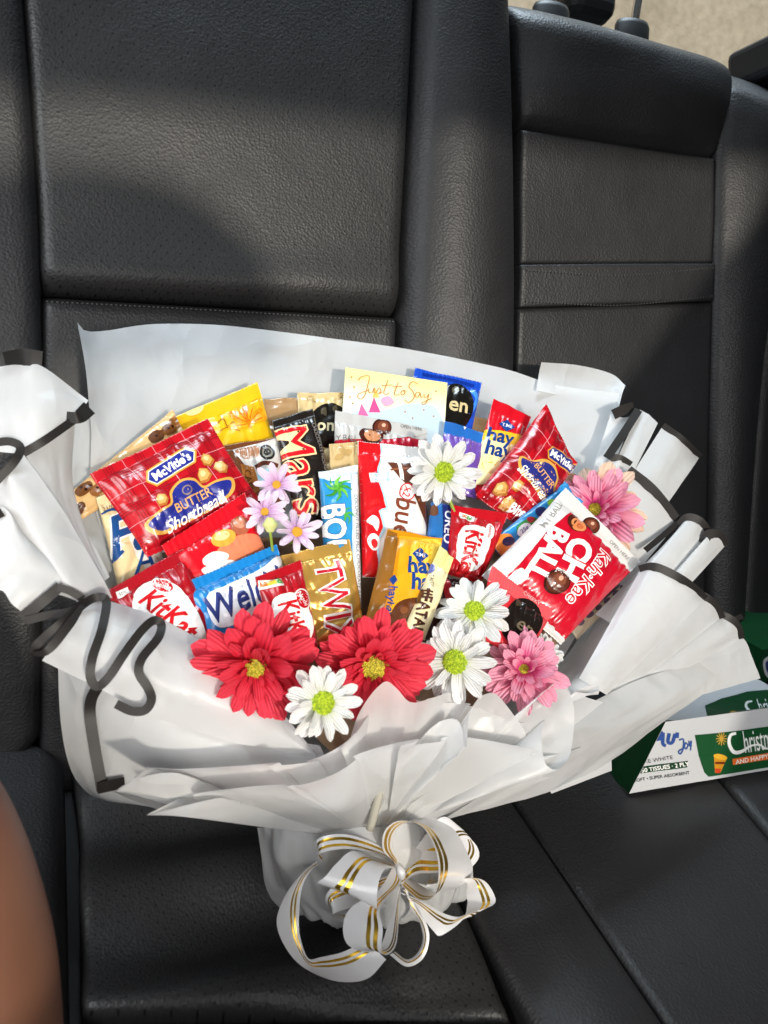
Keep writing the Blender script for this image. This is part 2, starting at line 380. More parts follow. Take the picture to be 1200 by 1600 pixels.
# ------------------------------------------------------------------ the rest of the cabin, outside the frame: doors, with added roof and seat slabs cut to shade the bench
ROOF_GREY = mat('roof_blocker_grey', (0.30, 0.30, 0.29), 0.9)
SH = lambda px, py, t: on_seat(px, py) - SUN_DIR * t
def slab(name, pts, d, m, parent=None):
    n = len(pts); V = [np.asarray(p) for p in pts] + [np.asarray(p) + d for p in pts]
    f = [tuple(range(n)), tuple(range(2 * n - 1, n - 1, -1))] + [(i, i + n, (i + 1) % n + n, (i + 1) % n) for i in range(n)]
    return add(name, V, f, m, parent, smooth=False)
ra, rb = SH(-900, 60, 1.05), SH(1900, 330, 1.05)  # added roof slab: its edge is set where the shadow line should fall
tag(slab('roof_blocker', [ra, rb, rb + np.array([0, 0.85, 0.05]), ra + np.array([0, 0.85, 0.05])], np.array([0, 0, 0.04]), ROOF_GREY), 'unseen grey roof slab over the bench, added to shade its top', kind='structure')
tag(slab('far_door', [(0.98, -0.9, -0.4), (0.98, 0.6, -0.4), (0.98, 0.6, 0.98), (0.98, -0.9, 0.72)], np.array([0.06, 0, 0]), mat('door_plastic', (0.012, 0.012, 0.012), 0.6)), 'black inner panel of the far door', kind='structure')
tag(slab('near_door_sill', [(-0.95, -0.9, -0.4), (-0.95, 0.6, -0.4), (-0.95, 0.6, 0.45), (-0.95, -0.9, 0.35)], np.array([-0.06, 0, 0]), mat('door_plastic', (0.012, 0.012, 0.012), 0.6)), 'black inner panel of the near door', kind='structure')
fs = empty('front_seat_blocker', 'unseen black front seat slabs, added and cut to cast a rounded shadow on the bench', 'car seat')
arc = crom([(-260, 420, 0), (-120, 300, 0), (40, 262, 0), (160, 262, 0), (270, 290, 0), (350, 345, 0), (405, 415, 0), (430, 490, 0), (420, 570, 0)], 40)[:, :2]
slab('headrest', [SH(x, y, 1.02) for x, y in arc] + [SH(-300, 570, 1.02)], -SUN_DIR * 0.09, LEA, fs)  # added light blocker, outlined so its shadow draws the arc on the backrest
slab('backrest', [SH(x, y, 1.02) for x, y in ((-420, 1050), (380, 1050), (430, 1150), (430, 2300), (-420, 2300))], -SUN_DIR * 0.09, LEA, fs)  # added light blocker that keeps the sun off the lower left
fs2 = empty('front_seat_blocker', 'unseen black slab, added and cut to shade the right of the bench', 'car seat')
slab('backrest', [SH(x, y, 0.98) for x, y in ((930, 655), (1110, 412), (1260, 220), (2300, 300), (2300, 2300), (900, 2300), (940, 1060), (1000, 900))], -SUN_DIR * 0.09, LEA, fs2)  # added light blocker, outlined to darken the right side and tissue box
# ------------------------------------------------------------------ printed packets
_TXT = {}
def text_tris(s, bold=0.0, shear=0.0):
    k = (s, bold, shear)
    if k in _TXT: return _TXT[k]
    c = bpy.data.curves.new('t', 'FONT'); c.body = s; c.offset = bold; c.shear = shear; c.align_x = 'CENTER'; c.align_y = 'CENTER'
    c.resolution_u = 3
    o = bpy.data.objects.new('t', c); COL.objects.link(o)
    me = bpy.data.meshes.new_from_object(o.evaluated_get(bpy.context.evaluated_depsgraph_get()))
    me.calc_loop_triangles()
    v = np.array([x.co[:2] for x in me.vertices]).reshape(-1, 2)
    t = [tuple(x.vertices) for x in me.loop_triangles]
    tri = [(v[a], v[b], v[d]) for a, b, d in t]
    if len(v):
        mid = (v.max(0) + v.min(0)) / 2; ext = v.max(0) - v.min(0)
    else: mid = np.zeros(2); ext = np.ones(2)
    tri = [tuple(p - mid for p in q) for q in tri]
    bpy.data.objects.remove(o); bpy.data.curves.remove(c); bpy.data.meshes.remove(me)
    _TXT[k] = (tri, ext); return _TXT[k]
def T(s, cx, cy, size, ang=0, col='#ffffff', bold=0.0, shear=0.0, sx=1.0, layer=2, arc=0.0):
    """text: cap height about 0.7 of size, all in photo pixels; ang clockwise degrees; arc bends the line"""
    tri, ext = text_tris(s, bold, shear); a = R_(ang); out = []
    for q in tri:
        r = []
        for p in q:
            x, y = p[0] * size * sx, p[1] * size
            if arc: y -= arc * (x / (ext[0] * size * sx / 2 + 1e-6)) ** 2
            r.append((cx + x * math.cos(a) + y * math.sin(a), cy + x * math.sin(a) - y * math.cos(a)))
        out.append(tuple(r))
    return ('t', out, col, layer)
def PG(pts, col, layer=1):
    tr = tessellate_polygon([[Vector((p[0], p[1], 0)) for p in pts]])
    return ('a', [tuple(tuple(pts[i]) for i in t) for t in tr], col, layer)
def EL(cx, cy, rx, ry, col, ang=0, layer=1, n=28):
    a = R_(ang)
    pts = [(cx + rx * math.cos(2 * math.pi * k / n) * math.cos(a) - ry * math.sin(2 * math.pi * k / n) * math.sin(a),
            cy + rx * math.cos(2 * math.pi * k / n) * math.sin(a) + ry * math.sin(2 * math.pi * k / n) * math.cos(a)) for k in range(n)]
    return ('a', [((cx, cy), pts[k], pts[(k + 1) % n]) for k in range(n)], col, layer)
def ST(pts, wd, col, layer=1, n=None, kind='a'):
    n = n or max(6, len(pts) * 5)
    c = crom([(x, y, 0) for x, y in pts], n)[:, :2]; t = np.gradient(c, axis=0); t /= np.linalg.norm(t, axis=1, keepdims=True) + 1e-9
    w_ = np.interp(np.linspace(0, 1, n), np.linspace(0, 1, len(np.atleast_1d(wd))), np.atleast_1d(wd))[:, None] / 2
    s = np.stack([-t[:, 1], t[:, 0]], 1) * w_; L_, R2 = c - s, c + s; out = []
    for i in range(n - 1): out += [(tuple(L_[i]), tuple(R2[i]), tuple(R2[i + 1])), (tuple(L_[i]), tuple(R2[i + 1]), tuple(L_[i + 1]))]
    return (kind, out, col, layer)
def SM(pts, col, layer=1, n=60):               # smooth closed blob
    c = crom([(x, y, 0) for x, y in pts], n, True)[:, :2]
    return PG([tuple(p) for p in c], col, layer)
def BALL(cx, cy, r, layer=2):                  # printed picture of a chocolate ball
    return [EL(cx, cy, r, r, '#3a1710', 0, layer), EL(cx + r * .05, cy + r * .02, r * .86, r * .86, '#5a2a1c', 0, layer + .3),
            EL(cx + r * .1, cy - r * .1, r * .55, r * .55, '#7d4632', 0, layer + .6), EL(cx + r * .2, cy - r * .25, r * .2, r * .2, '#d9a48a', 0, layer + .9)]

def split(tri, mx, out, depth=0):
    a, b, c = tri
    l = [(b[0] - a[0]) ** 2 + (b[1] - a[1]) ** 2, (c[0] - b[0]) ** 2 + (c[1] - b[1]) ** 2, (a[0] - c[0]) ** 2 + (a[1] - c[1]) ** 2]
    m = max(l)
    if m <= mx * mx or depth > 9: out.append(tri); return
    k = l.index(m)
    if k == 1: a, b, c = b, c, a
    elif k == 2: a, b, c = c, a, b
    h = ((a[0] + b[0]) / 2, (a[1] + b[1]) / 2)
    split((a, h, c), mx, out, depth + 1); split((h, b, c), mx, out, depth + 1)

def inv_bilinear(Q, x, y):
    (x0, y0), (x1, y1), (x2, y2), (x3, y3) = Q; u = v = 0.5
    for _ in range(8):
        fx = x0 * (1 - u) * (1 - v) + x1 * u * (1 - v) + x2 * u * v + x3 * (1 - u) * v - x
        fy = y0 * (1 - u) * (1 - v) + y1 * u * (1 - v) + y2 * u * v + y3 * (1 - u) * v - y
        a = (x1 - x0) * (1 - v) + (x2 - x3) * v; b = (x3 - x0) * (1 - u) + (x2 - x1) * u
        c = (y1 - y0) * (1 - v) + (y2 - y3) * v; d = (y3 - y0) * (1 - u) + (y2 - y1) * u
        det = a * d - b * c
        if abs(det) < 1e-9: break
        u -= (d * fx - b * fy) / det; v -= (a * fy - c * fx) / det
        u = min(3, max(-2, u)); v = min(3, max(-2, v))
    return u, v

def prints(Q, G, NR, decals, parent, lift=0.0005, step=0.00013, maxpx=3.4, gloss=None):
    """lay the printed shapes (photo pixels) on the curved sheet G"""
    nv, nu = G.shape[:2]; cache = {}
    def S_(x, y, off):
        k = (round(x, 2), round(y, 2))
        if k not in cache: cache[k] = inv_bilinear(Q, x, y)
        u, v = cache[k]; u = min(0.998, max(0.002, u)); v = min(0.996, max(0.004, v))
        fu, fv = u * (nu - 1), v * (nv - 1); i, j = min(int(fu), nu - 2), min(int(fv), nv - 2); a, b = fu - i, fv - j
        p = (G[j, i] * (1 - a) + G[j, i + 1] * a) * (1 - b) + (G[j + 1, i] * (1 - a) + G[j + 1, i + 1] * a) * b
        n = (NR[j, i] * (1 - a) + NR[j, i + 1] * a) * (1 - b) + (NR[j + 1, i] * (1 - a) + NR[j + 1, i + 1] * a) * b
        return p + n * off
    flat = []
    for d in decals:
        if isinstance(d, list): flat += d
        else: flat.append(d)
    for kind, nm in (('a', 'printed_artwork'), ('t', 'printed_lettering')):
        V = []; Fc = []; mats = []; fm = []
        for k, tris, col, layer in flat:
            if k != kind: continue
            m = (gloss or film)(col)
            if m not in mats: mats.append(m)
            mi = mats.index(m); small = []
            for t in tris: split(t, maxpx, small)
            vid = {}
            for t in small:
                ids = []; uv = []
                for p in t:
                    key = (round(p[0], 2), round(p[1], 2))
                    if key not in vid:
                        vid[key] = len(V); V.append(S_(p[0], p[1], lift + step * layer))
                    ids.append(vid[key]); uv.append(cache[key])
                if all(q[0] < 0 for q in uv) or all(q[0] > 1 for q in uv) or all(q[1] < 0 for q in uv) or all(q[1] > 1 for q in uv): continue
                if len(set(ids)) == 3: Fc.append(tuple(ids)); fm.append(mi)
        if not Fc: continue
        # face the outside
        v0 = np.array([V[i] for i in Fc[0]]); 
        Vn = np.array(V); out = []
        for t in Fc:
            a, b, c = Vn[t[0]], Vn[t[1]], Vn[t[2]]
            out.append(t if np.cross(b - a, c - a) @ (CAM - a) > 0 else (t[0], t[2], t[1]))
        add(nm, V, out, None, parent, True, mats=mats, fmat=fm)

def packet(name, label, cat, quad, off, col, decals=(), thick=1.3, seal=(0.1, 0.1), sealcol=None, group=None, seed=1, crease=1.0, zig=True, metal=0.0, rough=0.27, bend=0.5, NU=56, NV=76, side=0.35):
    """a sealed film packet. quad: corners in photo pixels (seal edge first: left, right, then the far edge right, left)"""
    off = off if isinstance(off, (tuple, list)) else (off,) * 4
    C4 = [B(q[0], q[1], o) for q, o in zip(quad, off)]
    W = np.linalg.norm(C4[1] - C4[0]); H = np.linalg.norm(C4[3] - C4[0])
    th = thick * 0.0125; crease = crease * 1.25; s0, s1 = seal
    n = np.cross(C4[1] - C4[0], C4[3] - C4[0]); n /= np.linalg.norm(n)
    if n @ (CAM - C4[0]) < 0: n = -n
    G = np.zeros((NV, NU, 3)); Bk = np.zeros((NV, NU, 3))
    for j in range(NV):
        v = j / (NV - 1)
        for i in range(NU):
            u = i / (NU - 1)
            t = min(1, max(0, (v - s0) / max(1e-6, 1 - s0 - s1))) if (s0 + s1) < 1 else 0
            hv = math.sin(math.pi * t) ** 0.42 if 0 < t < 1 else 0.0
            hu = max(0.0, 1 - (2 * u - 1) ** 4) ** 0.55
            pin = side * 0.035 * hv * (2 * u - 1)               # the sides draw in where the packet is full
            vv = v
            if zig and s0 > 0 and j == 0: vv = (0.011 if i % 2 else -0.002) * min(1, 0.06 / max(H, .02))
            if zig and s1 > 0 and j == NV - 1: vv = 1 - (0.011 if i % 2 else -0.002) * min(1, 0.06 / max(H, .02))
            uu = u - pin
            p = (C4[0] * (1 - uu) + C4[1] * uu) * (1 - vv) + (C4[3] * (1 - uu) + C4[2] * uu) * vv
            d0 = max(0, v - s0) * H; d1 = max(0, 1 - s1 - v) * H
            wr = 0
            fan = math.exp(-d0 / 0.016) * (s0 > 0) + math.exp(-d1 / 0.016) * (s1 > 0)
            if 0 < t < 1:
                wr = 0.0034 * crease * (abs(noise2(u * W * 110, v * H * 12, seed)) * 2 - 0.5) * min(1, fan)
                wr += 0.0022 * crease * noise2(u * W * 28, v * H * 22, seed + 3) * hv * hu
                wr += 0.0030 * crease * (0.30 - abs(noise2(u * W * 40 + v * H * 14, v * H * 30 - u * W * 16, seed + 4))) * (0.35 + 0.65 * min(1, fan)) * hu ** .5
                wr += 0.0006 * crease * abs(noise2(u * W * 95, v * H * 80, seed + 14))
                wr -= 0.0020 * crease * max(0, 0.22 - abs(noise2(u * W * 20 + v * H * 17, v * H * 26 - u * W * 9, seed + 8))) * 4 * hv * hu
            rid = 0
            if (s0 > 0 and v < s0) or (s1 > 0 and v > 1 - s1):
                rid = 0.00035 * math.sin(u * W * 2600) + 0.0012 * noise2(u * 5, v * 3, seed + 2)
            e0 = math.exp(-v / 0.12); e1 = math.exp(-(1 - v) / 0.12)
            bd = bend * 0.010 * (noise2(u * 2.2, 0.3, seed + 6) * e0 + noise2(u * 2.2, 4.3, seed + 6) * e1)
            G[j, i] = p + n * (th * 0.5 * hu * hv + wr + rid + bd)
            Bk[j, i] = p + n * (-th * 0.5 * hu * hv - 0.0002 + rid * 0.5 + bd)
    root = empty(name, label, cat, group); m = film(col, rough, metal); ms = film(sealcol, rough, metal) if sealcol else m
    a0 = int(round(s0 * (NV - 1))); a1 = int(round((1 - s1) * (NV - 1)))
    def part(nm, j0, j1, mm):
        k = j1 - j0 + 1
        if k < 2: return
        V = np.concatenate([G[j0:j1 + 1].reshape(-1, 3), Bk[j0:j1 + 1].reshape(-1, 3)]); o = k * NU
        f = gridfaces(k, NU) + [tuple(o + x for x in q[::-1]) for q in gridfaces(k, NU)]
        for j in range(k - 1):
            for c in (0, NU - 1): f.append((j * NU + c, (j + 1) * NU + c, o + (j + 1) * NU + c, o + j * NU + c))
        if j0 == 0: f += [(i, o + i, o + i + 1, i + 1) for i in range(NU - 1)]
        if j1 == NV - 1:
            b = (k - 1) * NU; f += [(b + i, b + i + 1, o + b + i + 1, o + b + i) for i in range(NU - 1)]
        return add(nm, V, f, mm, root)
    body = part('wrapper_body', a0, a1, m)
    if s0 > 0: part('end_seal', 0, a0, ms)
    if s1 > 0: part('end_seal', a1, NV - 1, ms)
    if decals:
        NR = normals(G)
        if NR[NV // 2, NU // 2] @ (CAM - G[NV // 2, NU // 2]) < 0: NR = -NR
        prints([q[:2] for q in quad], G, NR, list(decals), body, gloss=lambda c: film(c, rough, 0.0))
    return root
# ------------------------------------------------------------------ the sweets
def plaid(quad, nu, nv, line='#e8919a', dark='#8e0f1c', wd=0.9):
    (x0, y0), (x1, y1), (x2, y2), (x3, y3) = quad; out = []
    def P(u, v): return (x0 * (1 - u) * (1 - v) + x1 * u * (1 - v) + x2 * u * v + x3 * (1 - u) * v, y0 * (1 - u) * (1 - v) + y1 * u * (1 - v) + y2 * u * v + y3 * (1 - u) * v)
    for k in range(nu):
        u = (k + 0.5) / nu; g = 0.20 / nu
        for a in (-1.5, -.5, .5, 1.5): out.append(ST([P(u + a * g * .42, 0), P(u + a * g * .42, 1)], wd * 1.5, dark, 0.2, 12))
        out.append(ST([P((k + 1) / nu, 0), P((k + 1) / nu, 1)], wd, line, 0.5, 12))
    for k in range(nv):
        v = (k + 0.5) / nv; g = 0.20 / nv
        for a in (-1.5, -.5, .5, 1.5): out.append(ST([P(0, v + a * g * .42), P(1, v + a * g * .42)], wd * 1.5, dark, 0.3, 12))
        out.append(ST([P(0, (k + 1) / nv), P(1, (k + 1) / nv)], wd, line, 0.6, 12))
    return out
def nugget(cx, cy, r, s=1):
    q = random.Random(s); pts = [(cx + r * (0.8 + 0.3 * q.random()) * math.cos(k * math.pi / 3 + s), cy + r * (0.8 + 0.3 * q.random()) * math.sin(k * math.pi / 3 + s)) for k in range(6)]
    return [PG(pts, '#b06c2c', 2), PG([(cx + (p[0] - cx) * .8 - 1, cy + (p[1] - cy) * .8 - 1.5) for p in pts], '#d9a45a', 2.4), PG([(cx + (p[0] - cx) * .4 - 2, cy + (p[1] - cy) * .4 - 2.5) for p in pts], '#eccb8e', 2.8)]

def rot(cx, cy, ang, pts):
    a = R_(ang); return [(cx + x * math.cos(a) - y * math.sin(a), cy + x * math.sin(a) + y * math.cos(a)) for x, y in pts]

# --- back row
packet('cookie_packet', 'narrow beige packet printed with cookies, behind the plaid packet at left', 'snack packet',
       [(88, 786), (112, 822), (302, 706), (270, 640)], (4.5, 5, 3, 2.5), '#d8b077',
       [SM(rot(x, y, -35, [(-13, -5), (0, -9), (13, -4), (12, 6), (0, 9), (-12, 6)]), c, 1) for x, y, c in ((128, 770, '#6b3f1c'), (150, 772, '#8a5526'), (118, 800, '#5d3417'), (262, 676, '#6b3f1c'), (275, 660, '#8a5526'), (240, 690, '#5d3417'))] +
       [EL(x, y, 2.4, 2, '#2c1409', 0, 2) for x, y in ((124, 768), (131, 772), (137, 766), (148, 770), (155, 775), (117, 800), (122, 796), (260, 676), (267, 672), (277, 658), (240, 690))],
       thick=1.6, seal=(0.08, 0.05), seed=2)
packet('cream_chip_packet', 'cream packet with a big blue script word, between cookies and red wafer packet', 'snack packet',
       [(150, 778), (236, 748), (262, 930), (188, 936)], (6, 5, 6, 7), '#e6cf9f',
       [SM([(222, 765), (256, 770), (262, 850), (250, 905), (215, 885), (196, 835), (205, 790)], '#f4efe6', 0.5),
        T('Fa', 196, 838, 88, -20, '#f6f2ea', 0.05, 0.35, 0.85, 1.5), T('Fa', 196, 838, 88, -20, '#1d4a86', 0.02, 0.35, 0.85, 2.2),
        ST([(158, 806), (175, 800), (200, 806), (232, 786)], (3, 7, 4), '#1d4a86', 2), ST([(166, 872), (176, 880), (188, 868)], 5, '#1d4a86', 2),
        T('A', 218, 880, 60, -14, '#1d4a86', 0, 0.3, 0.9, 2.2), T('EXP  21/07/2026', 170, 796, 10, -16, '#5b4a35', 0, 0, 1, 1)], thick=1.6, seal=(0.08, 0), seed=3)
packet('yellow_biscuit_packet', 'golden yellow packet with an orange flower, tallest at the upper left', 'snack packet',
       [(250, 660), (402, 596), (452, 760), (318, 800)], (2, 2, 2.5, 3), '#e3ae14',
       [ST([(390, 674), (372, 650), (356, 648)], 5, '#e67f12', 1)] +
       [SM(rot(386, 668, a, [(0, -3), (16, -6), (30, -4), (34, 0), (28, 5), (14, 4)]), c, 1 + 0.1 * i) for i, (a, c) in enumerate(((-150, '#ee8b12'), (-125, '#f3a216'), (-100, '#e8780f'), (-75, '#f3a216'), (-50, '#ee8b12'), (-25, '#f0950f'), (170, '#f3a216')))] +
       [ST(rot(386, 668, a, [(4, 0), (26, 0)]), 1.2, '#b54c0a', 2.4) for a in (-150, -125, -100, -75, -50, -25, 170)] +
       [ST([(335, 668), (345, 660), (352, 672), (362, 664), (366, 676)], 1.6, '#8c5a0c', 1.5), ST([(340, 680), (352, 674), (372, 680)], 1.4, '#8c5a0c', 1.5), EL(302, 640, 15, 9, '#f2dd8c', -25, 1)], thick=1.5, seal=(0.16, 0), seed=4, bend=.3)
packet('kraft_strip_packet', 'plain brown kraft packet top behind the dark caramel bar', 'snack packet',
       [(412, 624), (470, 620), (474, 700), (418, 704)], 0.8, '#a5835c', [], thick=.6, seal=(0, 0), seed=5)
packet('oval_badge_packet', 'beige leaf patterned packet with a black oval badge, right of the dark caramel bar', 'snack packet',
       [(464, 614), (546, 613), (546, 780), (466, 780)], 1.2, '#cdb585',
       [EL(514, 668, 34, 36, '#16130f', 0, 1), T('on', 506, 670, 27, 4, '#cfc39f', 0.02, 0, 1, 2)] +
       [SM(rot(x, y, a, [(0, 0), (7, -4), (13, 0), (7, 4)]), c, 2 if c == '#4a4436' else 1) for x, y, a, c in ((500, 650, -60, '#4a4436'), (508, 652, -120, '#4a4436'), (520, 648, -80, '#4a4436'), (478, 626, -30, '#b99d68'), (492, 630, -140, '#b99d68'), (528, 622, -50, '#b99d68'))], thick=1.0, seal=(0.06, 0), seed=6)
packet('blue_badge_packet', 'bright blue packet with a black oval badge, highest behind the greeting card', 'snack packet',
       [(649, 574), (753, 597), (722, 760), (622, 740)], 0.8, '#1746b4',
       [EL(706, 640, 31, 41, '#14120f', 14, 1), T('en', 712, 640, 34, 10, '#cdb98a', 0.02, 0, 1, 2), SM(rot(704, 616, -60, [(0, 0), (6, -4), (12, 0), (6, 4)]), '#57503c', 2), SM(rot(712, 616, -100, [(0, 0), (6, -4), (12, 0), (6, 4)]), '#57503c', 2),
        ST([(660, 585), (690, 590), (740, 603)], 5, '#0c2c86', 0.6), ST([(735, 612), (742, 628), (730, 655)], 5, '#3f86e8', 0.6)], thick=1.4, seal=(0.1, 0), seed=7)
packet('brown_flat_packet', 'small kraft brown packet edge beside the blue badge packet', 'snack packet',
       [(732, 650), (772, 656), (766, 760), (728, 752)], 0.6, '#9a7a55', [], thick=.6, seal=(0, 0), seed=8)
# --- greeting card
card = empty('greeting_card', 'pale yellow greeting card with gold script, standing behind the silver packet', 'greeting card')
Qc = [(540, 574), (699, 598), (690, 748), (530, 724)]
Gc = grid_loft([[B(540, 574, 2.4), B(620, 586, 2.6), B(699, 598, 2.4)], [B(530, 724, 3.0), B(610, 736, 3.2), B(690, 748, 3.0)]], 24, 24)
def cardfn(nt, b):
    uv = nt.nodes.new('ShaderNodeUVMap'); sp = nt.nodes.new('ShaderNodeSeparateXYZ'); nt.links.new(uv.outputs[0], sp.inputs[0])
    nz = nt.nodes.new('ShaderNodeTexNoise'); nz.inputs['Scale'].default_value = 3.0; nt.links.new(uv.outputs[0], nz.inputs['Vector'])
    ad = nt.nodes.new('ShaderNodeMath'); ad.operation = 'MULTIPLY_ADD'; ad.inputs[1].default_value = 0.5; nt.links.new(nz.outputs[0], ad.inputs[0]); nt.links.new(sp.outputs[1], ad.inputs[2])
    cr = nt.nodes.new('ShaderNodeValToRGB'); e = cr.color_ramp.elements
    e[0].position = 0.30; e[0].color = (0.78, 0.73, 0.30, 1); e[1].position = 0.85; e[1].color = (0.62, 0.72, 0.78, 1)
    x = e.new(0.55); x.color = (0.82, 0.81, 0.58, 1)
    nt.links.new(ad.outputs[0], cr.inputs[0]); nt.links.new(cr.outputs[0], b.inputs['Base Color'])
CARDM = mat('card_stock', (0.85, 0.8, 0.45), 0.45, fn=cardfn)
uvs = [(i / 23, j / 23) for j in range(24) for i in range(24)]
Nc = normals(Gc); Nc = Nc if Nc[5, 5] @ (CAM - Gc[5, 5]) > 0 else -Nc
add('card_front', np.concatenate([Gc.reshape(-1, 3), (Gc - Nc * 0.0007).reshape(-1, 3)]), gridfaces(24, 24) + [tuple(576 + x for x in q[::-1]) for q in gridfaces(24, 24)], CARDM, card, uvs=uvs + uvs)
GOLDC = '#b9793a'
zc = lambda L: [(400 + x / 3.158, 560 + y / 3.158) for x, y in L]
prints(Qc, Gc, Nc, [
    ST(zc([(498,112),(516,92),(552,90),(544,140),(530,188),(510,206),(496,192),(510,176),(548,160)]), 1.25, GOLDC, 1.5, kind='t'),
    ST(zc([(550,150),(552,172),(566,172),(576,148),(576,172),(586,172)]), 1.25, GOLDC, 1.5, kind='t'),
    ST(zc([(586,172),(600,148),(608,165),(596,178),(615,170)]), 1.25, GOLDC, 1.5, kind='t'),
    ST(zc([(642,108),(622,170),(632,182),(648,172)]), 1.25, GOLDC, 1.5, kind='t'),
    ST(zc([(610,138),(664,132)]), 1.25, GOLDC, 1.5, kind='t'),
    ST(zc([(692,118),(672,175),(682,185),(698,178)]), 1.25, GOLDC, 1.5, kind='t'),
    ST(zc([(664,142),(714,140)]), 1.25, GOLDC, 1.5, kind='t'),
    ST(zc([(716,160),(704,172),(712,184),(726,172),(716,160),(735,165)]), 1.25, GOLDC, 1.5, kind='t'),
    ST(zc([(792,128),(764,116),(745,140),(765,165),(772,195),(745,222),(722,208)]), 1.25, GOLDC, 1.5, kind='t'),
    ST(zc([(802,172),(785,170),(778,188),(790,195),(803,175),(806,195),(816,192)]), 1.25, GOLDC, 1.5, kind='t'),
    ST(zc([(822,178),(824,195),(838,192),(846,178),(840,210),(822,232),(812,224),(862,200)]), 1.25, GOLDC, 1.5, kind='t'),
    PG([(574, 646), (582, 622), (592, 646)], '#d64a86', 1), PG([(558, 650), (563, 632), (574, 652)], '#e0659a', 1), PG([(580, 622), (584, 606), (590, 622)], '#e9b75f', 1), SM([(592, 626), (604, 620), (612, 630), (600, 636)], '#ef9db8', 1),
    SM([(548, 650), (600, 642), (640, 632), (684, 644), (690, 720), (540, 712)], '#b9cbd6', 0.4)] +
    [EL(x, y, 1.4, 1.4, '#b0803f', 0, 1) for x, y in ((548, 590), (552, 606), (546, 622), (660, 642), (680, 612), (676, 652), (630, 645), (550, 632), (642, 655))], card,
    gloss=lambda c: film(c, 0.4, 0, 0.1))

packet('silver_ball_packet', 'silver topped red packet with a chocolate ball, in front of the greeting card', 'snack packet',
       [(524, 641), (668, 668), (664, 790), (516, 770)], (4.0, 4.0, 4.5, 4.5), '#b3122b',
       [PG([(520, 640), (672, 666), (672, 676), (640, 684), (600, 690), (560, 690), (518, 690)], '#b9b7b4', .4)] + BALL(595, 668, 15, 2) +
       [EL(575, 684, 19, 14, '#40190f', 10, 1.5), EL(577, 684, 13, 10, '#c0825a', 10, 2), T('OPEN HERE', 642, 668, 7, 8, '#4d4d4d', 0, 0, 1, 2), T('MY BALL', 534, 688, 12, 4, '#6e6e6e', 0.01, 0, .8, 2)],
       thick=1.6, seal=(0.17, 0), sealcol='#b9b7b4', seed=9)
packet('small_kraft_packet', 'small beige kraft packet corner below the silver topped packet', 'snack packet',
       [(514, 694), (562, 690), (566, 800), (516, 800)], 5.6, '#c9ad7c', [SM(rot(535, 712, a, [(0, 0), (8, -5), (16, 0), (8, 5)]), '#b6965f', 1) for a in (-30, -100, 150)], thick=.8, seal=(0.06, 0), seed=10)
packet('caramel_bar', 'black caramel chocolate bar with red slanted lettering in the upper middle', 'chocolate bar',
       [(425, 657), (489, 637), (530, 808), (466, 826)], (5, 5, 5.5, 5.5), '#1d1714',
       [T('Mars', 467, 737, 74, 74, '#f0cf9c', 0.035, 0.15, .98, 1), T('Mars', 467, 737, 74, 74, '#c9121f', 0.0, 0.15, .98, 2),
        ST([(492, 668), (520, 790)], 5, '#2d2623', 1), T('CHOCOLATE NOUGAT CARAMEL', 502, 725, 8, 76, '#8d8580', 0, 0, 1, 2)], thick=2.0, seal=(0.07, 0.04), seed=11)
packet('cafe_cone_packet', 'brown and silver packet with a round dark seal, left of the dark caramel bar', 'snack packet',
       [(350, 696), (436, 682), (446, 800), (372, 806)], (5, 4.5, 5, 5.5), '#6b3e22',
       [PG([(362, 704), (434, 684), (440, 760), (398, 770)], '#c7c3bf', .5), SM([(366, 706), (396, 700), (400, 716), (378, 722)], '#a3785c', 1), EL(415, 710, 13, 13, '#20201e', 0, 1.5), EL(415, 710, 9, 9, '#8f8d86', 0, 2), EL(415, 710, 6, 6, '#2a2a28', 0, 2.4),
        ST([(394, 736), (410, 728), (432, 732)], 7, '#5a2f22', 1.5), PG([(372, 730), (392, 735), (402, 770), (380, 782)], '#a5662e', 1), T('CAFE', 384, 756, 14, 80, '#5b3417', 0, 0, 1, 2), SM([(398, 742), (418, 738), (420, 756), (402, 760)], '#a7d4e4', 1.2)], thick=1.4, seal=(0.09, 0), seed=12)
packet('purple_bar', 'purple chocolate bar with a blue top seal, right of the greeting card', 'chocolate bar',
       [(695, 658), (758, 674), (742, 780), (684, 764)], 4.2, '#6a4aa0', [T('v', 726, 668, 13, 14, '#e9e9f4', .02, 0, 1, 2)], thick=1.4, seal=(0.18, 0), sealcol='#2463b0', seed=13)
packet('red_top_biscuit_packet', 'red and yellow biscuit packet with blue lettering, behind the right plaid packet', 'biscuit packet',
       [(772, 622), (832, 650), (768, 790), (726, 772)], (3.6, 3.2, 4, 4.2), '#c81020',
       [PG([(742, 672), (822, 686), (800, 760), (722, 760)], '#e9b72a', .4), PG([(748, 690), (812, 704), (790, 760), (730, 760)], '#f0dda6', .8), PG(rot(787, 669, 14, [(0, -11), (13, 0), (0, 11), (-13, 0)]), '#1c3f86', 1.5), T('TIME', 787, 669, 8, 14, '#dfe6f2', .01, 0, 1, 2.2),
        T('hay', 776, 690, 30, 16, '#14397c', .03, 0, 1, 2), T('hay', 772, 712, 30, 16, '#14397c', .03, 0, 1, 2)], thick=1.4, seal=(0.12, 0), seed=14)

